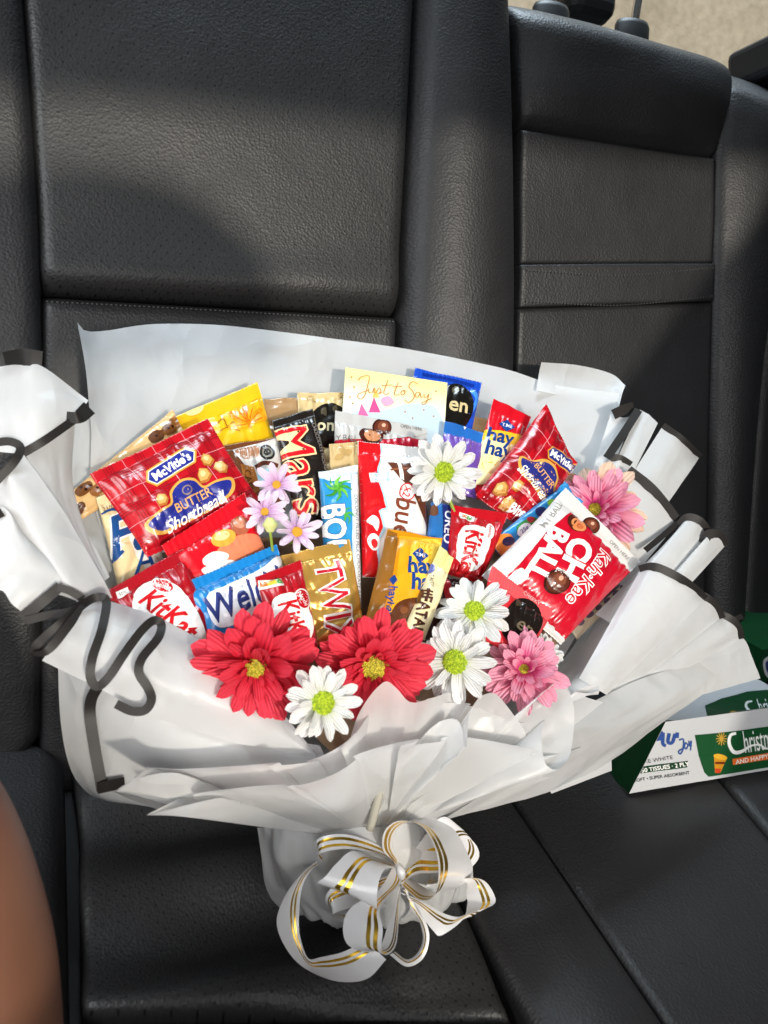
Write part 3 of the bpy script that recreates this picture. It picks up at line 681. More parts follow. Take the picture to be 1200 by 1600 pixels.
# --- plaid packet, left
Q = [(140, 742), (324, 655), (412, 790), (230, 872)]
packet('plaid_shortbread_packet', 'large red plaid shortbread packet at the left, lettering tilted up', 'biscuit packet', Q, (7, 6.5, 7, 7.5), '#b8101f',
       plaid(Q, 4, 3) + [PG(rot(261, 738, -31, [(-46, 0), (-36, -15), (36, -15), (46, 0), (36, 15), (-36, 15)]), '#d99a3c', 2), PG(rot(261, 738, -31, [(-43, 0), (-34, -12.5), (34, -12.5), (43, 0), (34, 12.5), (-34, 12.5)]), '#f1e7d2', 2.4),
        PG(rot(261, 738, -31, [(-41, 0), (-33, -11), (33, -11), (41, 0), (33, 11), (-33, 11)]), '#222c8a', 2.8), T("McVitie's", 261, 738, 19, -31, '#ffffff', .03, 0, .95, 3.6),
        SM(rot(292, 796, -28, [(-78, -6), (-50, -14), (-30, -16), (-22, -32), (0, -40), (22, -32), (30, -16), (50, -14), (78, -6), (68, 14), (30, 20), (0, 21), (-30, 20), (-66, 16)]), '#d7a04b', 2),
        SM(rot(292, 796, -28, [(-72, -4), (-48, -11), (-28, -13), (-19, -29), (0, -36), (19, -29), (28, -13), (48, -11), (72, -4), (62, 11), (28, 17), (0, 18), (-28, 17), (-60, 12)]), '#232b86', 2.6),
        EL(284, 776, 8, 7, '#8d7a6c', -28, 3.2), EL(284, 776, 6, 5, '#232b86', -28, 3.5), T('BUTTER', 295, 789, 20, -28, '#e2a763', .01, 0, .9, 3.4), T('Shortbread', 300, 806, 24, -29, '#f5f1ea', .01, .35, .92, 3.6)] +
        nugget(318, 727, 12, 1) + nugget(312, 752, 13, 2) + nugget(340, 738, 12, 5) + nugget(246, 791, 12, 3), thick=2.6, seal=(0.10, 0.06), seed=15, crease=1.2)
packet('nougat_wafer_packet', 'plain red packet with a nougat picture, overlapping the left plaid packet', 'snack packet',
       [(252, 852), (382, 769), (416, 862), (296, 930)], (9.0, 8.6, 9, 9.5), '#cf0f1f',
       [EL(372, 826, 15, 16, '#a5583c', 0, 1), EL(372, 822, 10, 8, '#c9876a', 0, 1.4), EL(345, 846, 20, 13, '#d4a23c', -20, 1.2), EL(343, 843, 12, 7, '#ecd08a', -20, 1.6), SM([(350, 850), (400, 838), (412, 868), (330, 886)], '#e0805c', 1),
        SM([(312, 880), (330, 868), (352, 872), (344, 884), (318, 890)], '#efeae4', 1.8), SM([(310, 896), (336, 884), (360, 880), (380, 890), (330, 905)], '#f4f0ea', 1.8)], thick=1.6, seal=(0.28, 0), seed=16, bend=.4, crease=.7)
packet('dark_red_wafer_packet', 'dark red wafer packet with white oval lettering, lowest at the left behind the paper', 'wafer bar',
       [(158, 926), (286, 856), (346, 1000), (230, 1058)], (9.6, 9.4, 11, 10.8), '#9c0f1c',
       [SM([(206, 938), (226, 914), (258, 912), (292, 940), (320, 1000), (296, 1022), (246, 1010), (212, 974)], '#f4f1ee', 1), EL(252, 920, 19, 11, '#f0e4e0', 22, 1.4), EL(252, 920, 17, 9, '#b5121f', 22, 1.8), T('Nestle', 252, 920, 11, 22, '#f3eeea', .01, 0, 1, 2.4),
        T('KitKat', 262, 966, 48, 40, '#c0141f', .03, .25, .78, 2.4), PG([(180, 926), (198, 918), (202, 930), (184, 938)], '#e8e4e0', 1), T('50%', 191, 928, 8, -20, '#333333', 0, 0, 1, 2)], thick=2.0, seal=(0.14, 0), seed=17, crease=1.3)
packet('blue_fruit_snack_packet', 'blue fruit snack packet with navy script lettering, above the left red flower', 'snack packet',
       [(284, 912), (432, 850), (462, 950), (326, 1014)], (10.6, 10.4, 11.2, 11.2), '#1779bd',
       [SM([(318, 938), (350, 920), (400, 896), (432, 872), (446, 880), (452, 940), (400, 964), (336, 984)], '#e9ecf2', 1), T("Welch's", 386, 932, 58, -24, '#27306e', .015, .2, .78, 2), T("Welch's", 384, 929, 58, -24, '#35407f', -.01, .2, .78, 2.5)], thick=2.0, seal=(0.17, 0), seed=18, bend=.4)
packet('small_red_wafer_bar', 'small dark red wafer bar between the blue packet and the gold packet', 'wafer bar',
       [(398, 902), (470, 874), (498, 1010), (430, 1030)], (12, 12, 12.4, 12.4), '#a80f1d',
       [PG([(402, 908), (438, 906), (440, 919), (404, 924)], '#e9e7e2', 1), PG([(405, 911), (416, 910), (417, 918), (406, 920)], '#d9772e', 1.5), PG([(416, 910), (427, 909), (428, 917), (417, 918)], '#e6c23c', 1.5), PG([(427, 909), (437, 908), (438, 916), (428, 917)], '#4f9a3c', 1.5),
        EL(468, 940, 13, 17, '#f0ece8', -10, 1), EL(468, 940, 11, 15, '#b2121f', -10, 1.3), T('Nestle', 468, 940, 9, 62, '#efe9e6', 0, 0, 1, 2), SM([(420, 948), (440, 932), (466, 936), (486, 980), (470, 1010), (436, 1000)], '#f2efec', 1), T('KitKat', 456, 978, 40, 68, '#c3141f', .03, .2, .7, 2)], thick=1.8, seal=(0.12, 0), seed=19)
packet('gold_caramel_bar', 'shiny gold wrapped bar with red block lettering, in the middle', 'chocolate bar',
       [(438, 868), (546, 842), (572, 990), (484, 1012)], (9.8, 9.4, 10.5, 10.8), '#e0b258',
       [T('TWIX', 517, 946, 60, 79, '#f3efe9', .045, 0, .82, 1), T('TWIX', 517, 946, 60, 79, '#c2142a', .0, 0, .82, 2)], thick=2.0, seal=(0.14, 0), seed=20, metal=0.5, rough=0.24, crease=1.8)
packet('coconut_bar', 'blue coconut bar with palm leaves and white lettering reading downwards', 'chocolate bar',
       [(498, 736), (558, 727), (564, 966), (512, 972)], (7.8, 7.8, 8.6, 8.6), '#2f93cf',
       [PG([(498, 750), (556, 742), (562, 966), (548, 968), (544, 760)], '#cfe6ef', .3), PG([(546, 745), (557, 742), (565, 964), (554, 966)], '#e2e5e6', .8), T('COCONUT FILLED MILK CHOCOLATE BAR', 555, 860, 8.5, 88, '#45606e', 0, 0, 1, 1.6)] +
       [ST(rot(524, 768, a, [(0, 0), (11, -3), (22, 3)]), (5, 5, 1), c, 1.2) for a, c in ((-160, '#5fae3a'), (-120, '#3f9430'), (-80, '#74bd45'), (-40, '#4da336'), (0, '#3f9430'), (40, '#6ab83f'), (90, '#4da336'), (140, '#3a8a2d'))] +
       [ST(rot(534, 812, a, [(0, 0), (8, -3), (15, 3)]), (4, 3, 1), '#4fa541', 1.2) for a in (-60, 0, 60, 120)] +
       [T('BOUNTY', 521, 880, 46, 87, '#2b6c9c', .05, 0, .9, 1.6), T('BOUNTY', 521, 880, 46, 87, '#ffffff', .03, 0, .9, 2.4)], thick=1.8, seal=(0.05, 0), sealcol='#dfe7ea', seed=21)
packet('red_white_hazelnut_bar', 'red and white hazelnut bar with a chocolate picture, centre of the bouquet', 'chocolate bar',
       [(558, 690), (664, 700), (668, 910), (566, 902)], (6.8, 6.4, 7.4, 7.8), '#ece9e4',
       [PG([(556, 686), (592, 692), (594, 712), (584, 740), (588, 770), (596, 800), (584, 806), (590, 830), (582, 850), (586, 880), (584, 906), (556, 906)], '#d3141c', 1),
        ST([(593, 694), (594, 712), (585, 740), (589, 770), (598, 800), (586, 806), (592, 832), (584, 852), (587, 880)], 2.5, '#a9d6ea', 1.3), SM([(568, 820), (576, 812), (584, 820), (582, 836), (576, 828)], '#f4f1ee', 1.6), EL(578, 852, 8, 13, '#f4f1ee', -15, 1.6), EL(579, 854, 4, 7, '#d3141c', -15, 2),
        PG([(600, 727), (662, 730), (664, 830), (650, 800), (636, 774), (616, 752)], '#5f3323', 1), PG([(616, 727), (622, 727), (624, 758), (618, 754)], '#f0ebe2', 1.5), ST([(604, 740), (630, 738), (658, 748)], 3, '#8c5238', 1.4), ST([(636, 760), (650, 762), (662, 758)], 3, '#8c5238', 1.4), ST([(648, 790), (656, 780), (664, 782)], 4, '#a8694a', 1.4),
        EL(629, 776, 13, 14, '#c21f2a', 0, 2), EL(629, 776, 11, 12, '#f4efe9', 0, 2.3), T('x2', 629, 776, 17, 110, '#c21f2a', .02, 0, 1, 2.8),
        T('bueno', 622, 838, 46, 96, '#7a3a26', .01, .1, .9, 2), PG([(572, 744), (590, 746), (590, 760), (574, 760)], '#eaf1f4', 1.6), T('NEW', 582, 752, 8, 92, '#3a85b0', 0, 0, 1, 2.2), T('milk', 600, 752, 10, 92, '#6fb2d2', 0, 0, 1, 2)], thick=1.8, seal=(0.09, 0), seed=22)
packet('blue_sandwich_cookie_bar', 'narrow dark blue cookie packet beside the green flower stem', 'cookie packet',
       [(674, 784), (708, 790), (700, 900), (660, 894)], (7.4, 7.4, 8, 8), '#2b6fb5',
       [PG([(690, 786), (708, 790), (702, 900), (684, 898)], '#1d2d72', .5), T('OREO', 697, 826, 19, 96, '#dfe6f2', .02, 0, 1.05, 2), EL(676, 800, 6, 9, '#6b4632', 0, 1)], thick=1.2, seal=(0.05, 0), seed=23)
Q = [(852, 632), (902, 724), (826, 834), (742, 774)]
packet('tilted_plaid_packet', 'red plaid shortbread packet at the right, leaning with its peak up', 'biscuit packet', Q, (5.6, 5.8, 6.6, 6.2), '#b8101f',
       plaid(Q, 3, 4) + [PG(rot(868, 724, 27, [(-28, 0), (-22, -12), (34, -12), (40, 0), (34, 12), (-22, 12)]), '#d99a3c', 2), PG(rot(868, 724, 27, [(-26, 0), (-20, -10), (32, -10), (37, 0), (32, 10), (-20, 10)]), '#28307c', 2.5), T("McVitie's", 872, 726, 16, 27, '#ffffff', .03, 0, .9, 3.2),
        SM(rot(830, 754, 47, [(-44, -2), (-28, -10), (-14, -26), (4, -32), (20, -24), (30, -8), (46, 0), (36, 14), (0, 18), (-34, 14)]), '#d7a04b', 2), SM(rot(830, 754, 47, [(-40, 0), (-26, -8), (-12, -22), (4, -28), (18, -21), (27, -6), (42, 1), (33, 11), (0, 15), (-31, 11)]), '#2a2f78', 2.6),
        T('BUTTER', 837, 752, 14, 50, '#e2a763', .01, 0, .9, 3.4), T('Shortbread', 823, 764, 17, 49, '#f5f1ea', .01, .35, .9, 3.6), T('Bites', 806, 802, 17, 30, '#f3ede6', .03, 0, 1, 3)] +
        nugget(776, 768, 13, 4) + nugget(798, 766, 9, 6) + nugget(788, 790, 12, 7) + nugget(834, 735, 6, 8), thick=2.4, seal=(0.05, 0.04), seed=24, crease=1.5, bend=.9)
packet('red_wafer_bar', 'bright red wafer bar with white lettering under the right plaid packet', 'wafer bar',
       [(706, 788), (794, 802), (752, 912), (696, 898)], (8.2, 8, 8.8, 9), '#b5131f',
       [PG([(718, 800), (738, 808), (734, 820), (716, 812)], '#e9e7e2', 1), PG([(722, 804), (728, 806), (726, 814), (720, 811)], '#d9772e', 1.6), PG([(728, 806), (735, 809), (732, 817), (726, 814)], '#4f9a3c', 1.6),
        SM([(716, 828), (738, 826), (756, 838), (752, 872), (736, 894), (712, 884), (706, 856)], '#f2efec', 1), T('KitKat', 728, 870, 36, 99, '#c3141f', .035, .15, .75, 2), EL(757, 836, 7, 14, '#f0ece8', 14, 1.5), T('Nestle', 757, 836, 8, 104, '#b2121f', .01, 0, 1, 2.4)], thick=1.8, seal=(0.15, 0.06), seed=25, crease=1.8)
packet('rainbow_fruit_packet', 'narrow blue packet with fruit pictures, peeking out left of the chocolate ball packet', 'snack packet',
       [(884, 752), (908, 786), (800, 890), (764, 846)], (7.2, 7.4, 8.2, 8), '#2a86c4',
       [SM([(770, 842), (792, 838), (800, 862), (780, 872)], '#e58a3a', 1), EL(790, 848, 9, 7, '#2b2a52', 0, 1.6), SM([(800, 828), (824, 812), (836, 824), (812, 846)], '#3f8a48', 1), EL(812, 832, 12, 9, '#e3e6ea', -40, 1.5), T('25g', 812, 832, 9, -40, '#3a6aa0', .01, 0, 1, 2.2), EL(838, 804, 9, 8, '#27305f', 0, 1.4), EL(822, 816, 6, 5, '#b02a3a', 0, 1.7), EL(856, 790, 8, 6, '#7fb23c', 0, 1.4)], thick=1.2, seal=(0.06, 0), seed=26)
packet('yellow_chip_biscuit_packet', 'amber yellow biscuit packet with blue lettering beside the right red flower', 'biscuit packet',
       [(606, 826), (692, 840), (664, 1000), (566, 984)], (10.2, 10, 11, 11.2), '#d98a12',
       [PG([(622, 838), (690, 842), (668, 985), (596, 975)], '#e3a21c', .3), SM([(640, 852), (688, 846), (680, 910), (650, 930), (632, 900)], '#efc64a', .6), PG([(606, 828), (620, 834), (586, 980), (566, 976)], '#8a5a1c', .6), PG(rot(650, 872, 6, [(0, -14), (14, 0), (0, 14), (-14, 0)]), '#1c3f86', 1.5), T('TIME', 650, 872, 8.5, 6, '#e4eaf4', .01, 0, 1, 2.2),
        T('hay', 652, 894, 36, 4, '#1a3f86', .035, 0, .95, 2), T('hay', 656, 920, 36, 4, '#1a3f86', .035, 0, .95, 2), PG(rot(605, 913, 6, [(0, -8), (7, 0), (0, 8), (-7, 0)]), '#1c3f86', 1.5), T('hayhay', 600, 946, 17, 97, '#1c3f86', .02, 0, 1, 2), SM([(610, 950), (640, 940), (660, 950), (656, 990), (600, 985)], '#5b3016', 1.2), EL(622, 958, 6, 5, '#7d4a26', 0, 1.8), EL(640, 952, 5, 5, '#7d4a26', 0, 1.8)], thick=2.0, seal=(0.08, 0), seed=27)
packet('dark_chip_packet', 'dark maroon packet partly hidden behind the cream stick', 'snack packet',
       [(676, 896), (718, 905), (704, 1010), (650, 1000)], 10.4, '#3a1a18', [EL(690, 960, 5, 6, '#6b4a40', 0, 1), EL(680, 980, 4, 5, '#a08a80', 0, 1), PG([(688, 915), (700, 905), (702, 940), (692, 945)], '#c3242e', 1), PG([(692, 945), (702, 940), (700, 960), (690, 965)], '#33407e', 1)], thick=1.2, seal=(0.06, 0), seed=28)
packet('cream_snack_stick', 'slim cream stick packet with brown hashtag lettering, crossing the amber packet', 'snack stick',
       [(688, 852), (708, 872), (664, 1000), (628, 990)], (12, 12, 12.4, 12.4), '#e9dcae',
       [T('#EATALL', 652, 962, 24, 101, '#4a2a1e', .035, 0, .8, 2), EL(670, 890, 6, 9, '#5f66a8', 20, 1.4), T('TASTY', 668, 912, 7, 100, '#55504a', 0, 0, 1, 2)], thick=1.6, seal=(0.2, 0), seed=29, crease=1.5, sealcol='#e6d78f')
packet('beige_pattern_packet', 'cream packet with a chain pattern under the chocolate ball packet', 'snack packet',
       [(884, 978), (988, 878), (1000, 904), (900, 1000)], (6.6, 6, 6.4, 7), '#cbb79a',
       [ST([(900, 974), (930, 946), (960, 920), (985, 896)], 3, '#4b3a44', 1)] + [EL(904 + 13 * k, 976 - 11.5 * k, 6, 3.4, '#5b4a58', -42, 1.4) for k in range(7)], thick=.8, seal=(0, 0), seed=30)
Q = [(884, 762), (1000, 878), (876, 1008), (752, 900)]
packet('chocolate_ball_packet', 'large red and white chocolate ball packet at the right with rounded white lettering', 'snack packet', Q, (10.4, 10.4, 10.8, 10.8), '#c10f28',
       [PG([(884, 758), (870, 772), (752, 890), (748, 904), (772, 916), (838, 838), (872, 810), (890, 800), (916, 818)], '#d6d3d0', .3), PG([(872, 770), (892, 752), (1010, 872), (992, 892), (930, 830)], '#d6d3d0', .4)] + BALL(921, 822, 14, 2) +
       [EL(890, 822, 17, 14, '#4a2015', 20, 1.6), EL(892, 825, 13, 11, '#e08a55', 20, 2), EL(894, 827, 6, 5, '#c0653a', 20, 2.4)] + BALL(853, 915, 19, 2) +
       [T('CH', 880, 880, 50, 117, '#f7f4f2', .045, 0, .95, 2), T('BALL', 839, 872, 44, 119, '#f7f4f2', .045, 0, .92, 2), T('Kah·Kae', 904, 908, 31, 127, '#f7f4f2', .05, .2, .95, 1.6), T('Kah·Kae', 904, 908, 31, 127, '#c10f28', .0, .2, .95, 2.2),
        T('MY BALL', 852, 808, 14, -48, '#8f8c8a', .01, 0, 1, 1.6), T('OPEN HERE', 966, 860, 8, 45, '#5b5856', 0, 0, 1, 1.4), SM([(786, 905), (800, 892), (812, 904), (800, 916), (790, 914)], '#efece8', 1.4)], thick=3.0, seal=(0.13, 0.05), sealcol='#d6d3d0', seed=31, crease=1.1, bend=.3)
packet('clear_red_packet', 'small red packet with a black oval badge below the chocolate ball packet', 'snack packet',
       [(768, 884), (866, 952), (820, 1040), (740, 990)], (13, 13, 13.2, 13.2), '#cf2a33',
       [EL(810, 972, 32, 40, '#1c1512', 35, 1), T('en', 812, 984, 30, 36, '#6f6450', .01, 0, 1, 2), SM(rot(800, 948, -40, [(0, 0), (7, -5), (14, 0), (7, 5)]), '#453a30', 2), SM(rot(808, 950, -100, [(0, 0), (7, -5), (14, 0), (7, 5)]), '#453a30', 2), T('CHEEKY', 832, 934, 9, 36, '#e9b9b6', 0, 0, 1, 1.6)], thick=1.4, seal=(0.22, 0), sealcol='#e0555a', seed=32)
# ------------------------------------------------------------------ the paper wrapping
def paperfn(nt, b):
    t = nt.nodes.new('ShaderNodeTexCoord')
    nz = nt.nodes.new('ShaderNodeTexNoise'); nz.inputs['Scale'].default_value = 9; nz.inputs['Detail'].default_value = 3
    nt.links.new(t.outputs['Object'], nz.inputs['Vector'])
    mx = nt.nodes.new('ShaderNodeMixRGB'); mx.inputs[0].default_value = 0.10
    nt.links.new(t.outputs['Object'], mx.inputs[1]); nt.links.new(nz.outputs['Color'], mx.inputs[2])
    prev = None
    for sc, st, ds in ((9, 0.75, 0.012), (30, 0.45, 0.004)):        # handling creases
        vo = nt.nodes.new('ShaderNodeTexVoronoi'); vo.inputs['Scale'].default_value = sc; nt.links.new(mx.outputs[0], vo.inputs['Vector'])
        bp = nt.nodes.new('ShaderNodeBump'); bp.inputs['Strength'].default_value = st; bp.inputs['Distance'].default_value = ds
        nt.links.new(vo.outputs['Distance'], bp.inputs['Height'])
        if prev: nt.links.new(prev.outputs[0], bp.inputs['Normal'])
        prev = bp
    nt.links.new(prev.outputs[0], b.inputs['Normal'])
PAPER = mat('wrapping_paper', (0.80, 0.81, 0.815), 0.36, trans=0.42, fn=paperfn)
TULLE = mat('frosted_wrapping_paper', (0.83, 0.83, 0.825), 0.32, trans=0.56, fn=paperfn)
BLACKE = mat('black_paper_border', (0.016, 0.014, 0.013), 0.5, spec=0.3)
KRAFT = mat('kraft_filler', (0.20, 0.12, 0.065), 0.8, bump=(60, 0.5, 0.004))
wrap = empty('bouquet_wrapping', 'white paper bouquet wrapping with black borders, fanned around the sweets', 'wrapping paper')

loft('back_sheet', [
    [(122, 503, 1.8), (134, 516, 1.0), (165, 516, 0.2), (240, 506, -1.0), (350, 508, -1.6), (500, 526, -1.6), (640, 546, -1.4), (780, 574, -1), (870, 602, -.3), (968, 614, 2)],
    [(134, 570, 3.0), (146, 585, 2.2), (175, 590, 0.8), (245, 580, -.8), (360, 580, -1.8), (500, 600, -2), (640, 615, -2), (780, 635, -1.2), (860, 655, -.2), (958, 672, 2.4)],
    [(142, 660, 3.6), (165, 690, 2.6), (200, 700, 1.8), (260, 690, -.3), (370, 680, -2), (500, 690, -2.4), (640, 700, -2.4), (780, 715, -1.2), (860, 730, 0), (940, 742, 3)],
    [(165, 840, 4.2), (205, 850, 3), (250, 850, 2), (330, 850, .4), (420, 850, -1.4), (520, 850, -2.4), (640, 860, -2.4), (760, 870, -1.4), (850, 890, .5), (940, 900, 4)],
    [(380, 1100, 9), (410, 1100, 7), (440, 1100, 4), (480, 1100, 2), (530, 1100, 0), (580, 1100, -.6), (640, 1100, -.6), (700, 1100, 0), (760, 1100, 2), (830, 1100, 7)],
    [(560, 1290, 5), (565, 1290, 4), (572, 1290, 3), (580, 1290, 2), (590, 1290, 1), (600, 1290, 1), (605, 1290, 1), (610, 1290, 2), (618, 1290, 3), (630, 1290, 5)]], PAPER, wrap, 70, 70, crinkle=0.0025, freq=4, seed=3)
loft('left_backing_sheet', [[(112, 650, 2.4), (150, 640, 1.6), (190, 640, .6)], [(84, 780, 4), (130, 780, 2.8), (190, 780, 1.2)], [(120, 940, 7), (180, 940, 5.5), (260, 940, 4)]], PAPER, wrap, 20, 24, crinkle=.002, seed=4)
loft('curled_corner', [[(846, 566, .6), (905, 571, 0), (955, 584, .5), (977, 602, 2.2)], [(842, 584, 0), (900, 592, -.6), (948, 604, 0.2), (972, 616, 2.4)], [(838, 610, .2), (896, 622, -.4), (944, 636, 0.6), (966, 640, 2.6)]], PAPER, wrap, 30, 12)
loft('inner_sheet', [[(985, 850, 4), (1010, 880, 8), (1035, 905, 10)], [(900, 1000, 4.5), (930, 1000, 8), (965, 990, 11)], [(820, 1090, 7), (870, 1090, 10), (935, 1085, 12)]], PAPER, wrap, 24, 24, crinkle=.003, seed=6)
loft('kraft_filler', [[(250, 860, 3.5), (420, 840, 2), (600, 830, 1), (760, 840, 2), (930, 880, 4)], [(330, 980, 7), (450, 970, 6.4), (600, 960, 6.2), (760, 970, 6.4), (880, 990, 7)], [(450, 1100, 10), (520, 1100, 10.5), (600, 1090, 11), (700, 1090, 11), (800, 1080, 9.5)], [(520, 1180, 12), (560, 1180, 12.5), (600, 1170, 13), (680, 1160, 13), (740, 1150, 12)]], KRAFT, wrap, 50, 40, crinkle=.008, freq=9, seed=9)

# --- left side
loft('upper_left_fold', [[(-60, 585, 4), (8, 572, 6), (40, 571, 7.6), (66, 572, 8), (138, 626, 7)], [(-60, 640, 6), (16, 640, 7.8), (52, 645, 9), (80, 640, 9), (128, 640, 8)], [(-60, 700, 7), (33, 708, 8.4), (60, 692, 9), (80, 680, 9), (116, 654, 8.2)]], PAPER, wrap, 36, 22, crinkle=.0015, seed=11)
strip('black_border', [(7, 563, 6.2), (38, 558, 8), (66, 562, 8.2)], 26, BLACKE, wrap)
strip('black_border', [(104, 650, 8.8), (122, 652, 9.4), (140, 637, 8.2)], [14, 22, 24], BLACKE, wrap)
strip('black_border', [(33, 710, 9.0), (70, 688, 9.5), (116, 656, 8.8)], 13, BLACKE, wrap)
loft('left_inner_fold', [[(37, 704, 8.2), (75, 680, 7.6), (106, 655, 6.6), (120, 650, 5.4)], [(80, 800, 8.6), (96, 785, 8), (108, 775, 7.2), (116, 770, 6.4)], [(150, 925, 9.2), (158, 915, 8.6), (164, 908, 8), (170, 902, 7.4)]], PAPER, wrap, 24, 30, crinkle=.002, seed=12)
loft('left_long_fold', [[(-70, 742, 7), (-10, 750, 9.4), (12, 735, 10.6), (35, 706, 10)], [(-30, 790, 8), (30, 812, 10.8), (62, 812, 11.4), (98, 796, 10.6)], [(30, 865, 9), (90, 902, 11.4), (118, 905, 11.6), (158, 898, 10.6)], [(80, 925, 9.5), (125, 940, 11), (148, 940, 11), (176, 934, 10)]], PAPER, wrap, 30, 40, crinkle=.0015, seed=13)
strip('black_border', [(-12, 692, 10.4), (16, 690, 10.8), (32, 700, 10.9), (22, 722, 11), (-6, 752, 10.6)], 13, BLACKE, wrap)
loft('lower_left_fold', [[(-80, 790, 8), (-10, 790, 10.6), (14, 800, 11.6), (40, 838, 11.2)], [(-80, 870, 8), (0, 860, 11.2), (40, 880, 12), (94, 908, 11.6)], [(-80, 960, 8), (-6, 922, 11), (20, 945, 11.4), (44, 964, 11)]], PAPER, wrap, 30, 26, crinkle=.002, seed=14)
strip('black_border', [(34, 966, 11.4), (66, 940, 12), (94, 916, 12.2)], 17, BLACKE, wrap)
strip('black_border', [(90, 917, 12.3), (110, 924, 12.2), (130, 936, 12)], 12, BLACKE, wrap)
strip('black_border', [(40, 970, 11.6), (72, 962, 12), (110, 955, 12.6), (135, 938, 12.6)], 13, BLACKE, wrap)
strip('black_border', [(-8, 806, 11.2), (4, 800, 11.6)], 14, BLACKE, wrap)
loft('outer_left_sheet', [[(88, 1000, 6), (140, 1050, 9), (230, 1100, 11), (360, 1140, 12), (500, 1165, 11.5)], [(95, 1130, 6), (150, 1150, 8), (260, 1160, 11), (380, 1175, 12.4), (510, 1190, 11.5)], [(108, 1200, 5.4), (160, 1215, 7.4), (280, 1230, 10.4), (390, 1235, 11.6), (520, 1240, 11)], [(134, 1238, 5), (175, 1250, 6.8), (290, 1262, 9), (400, 1270, 10), (525, 1275, 9)], [(165, 1251, 4.6), (210, 1258, 6.4), (300, 1272, 8.6), (405, 1290, 9), (530, 1290, 8)]], PAPER, wrap, 30, 40, crinkle=.0015, seed=15)
strip('black_border', [(155, 1070, 10.6), (143, 1092, 9.4), (141, 1120, 8.6), (150, 1180, 8.2), (158, 1222, 7.8), (160, 1236, 7.6)], 17, BLACKE, wrap)
strip('black_border', [(152, 1232, 7.9), (175, 1227, 8.4), (195, 1223, 9)], 17, BLACKE, wrap)
loft('front_left_sheet', [
    [(150, 932, 9.6), (240, 962, 11.4), (330, 1012, 12.6), (400, 1072, 13.2), (440, 1112, 13.2), (492, 1176, 12)],
    [(128, 950, 12), (225, 992, 13.8), (325, 1045, 14.6), (395, 1095, 14.6), (436, 1128, 14.2), (493, 1178, 12.2)],
    [(95, 990, 13), (205, 1040, 14.6), (320, 1090, 15), (390, 1126, 14.8), (432, 1146, 14.2), (494, 1180, 12.4)],
    [(66, 1032, 11.6), (155, 1076, 13), (235, 1118, 13.6), (350, 1156, 13.4), (420, 1170, 13), (492, 1186, 11.6)]], PAPER, wrap, 60, 36, crinkle=.0012, seed=16, freq=3)
z7 = lambda x, y: (x / 2.163, 520 + y / 2.163)
strip('wavy_black_border', [(*z7(x, y), o) for x, y, o in ((112, 1082, 13.2), (130, 1050, 13.6), (215, 975, 14.2), (300, 905, 12.6), (345, 893, 12.6), (360, 915, 13.2), (345, 1000, 14.8), (312, 1100, 15.2), (306, 1165, 15), (330, 1195, 15), (370, 1160, 15.4), (420, 1085, 15.6), (480, 1005, 15.2), (520, 972, 14.8), (545, 985, 14.8), (535, 1030, 15.4), (480, 1100, 16), (470, 1150, 16), (500, 1200, 15.8), (512, 1240, 15.4), (490, 1275, 15), (445, 1278, 14.8), (392, 1254, 14.6))], 14, BLACKE, wrap, 160)
strip('black_border', [(*z7(112, 1085), 13.6), (*z7(160, 1075), 14.6), (*z7(235, 985), 14.6), (*z7(280, 920), 13.6)], [6, 14, 14, 8], BLACKE, wrap)

# --- front collar: frosted cones that fan out from the tie
def fan(name, mouth, tie, bow=0.8, m=None, nu=46, nv=30, crinkle=.0035, seed=1, closed=False, fu=3.0):
    n = len(mouth); rows = [mouth]
    tr = [(tie[0][0] + (tie[1][0] - tie[0][0]) * k / (n - 1), tie[0][1] + (tie[1][1] - tie[0][1]) * k / (n - 1), tie[0][2] + (tie[1][2] - tie[0][2]) * k / (n - 1) + 0.8 * math.sin(math.pi * k / (n - 1))) for k in range(n)]
    for s in (0.3, 0.65): rows.append([tuple(a * (1 - s) + b * s + (bow * math.sin(math.pi * s) if q == 2 else 0) for q, (a, b) in enumerate(zip(p, t))) for p, t in zip(mouth, tr)])
    rows.append(tr)
    return loft(name, rows, m or TULLE, wrap, nu, nv, closed, crinkle, 2.6, seed, False, fu)
fan('lower_skirt', [(172, 1238, 8), (235, 1262, 9.6), (330, 1262, 12), (420, 1240, 13.6), (520, 1210, 13.6), (620, 1190, 13.6), (740, 1200, 13), (860, 1215, 11.6)], [(470, 1300, 7), (690, 1286, 7)], .3, TULLE, 60, 30, .003, 21)
ell = lambda cx, cy, rx, ry, off, amp, ph: [(cx + rx * math.cos(k * math.pi / 5), cy + ry * math.sin(k * math.pi / 5), off + amp * math.cos(k * math.pi / 5 + ph)) for k in range(10)]
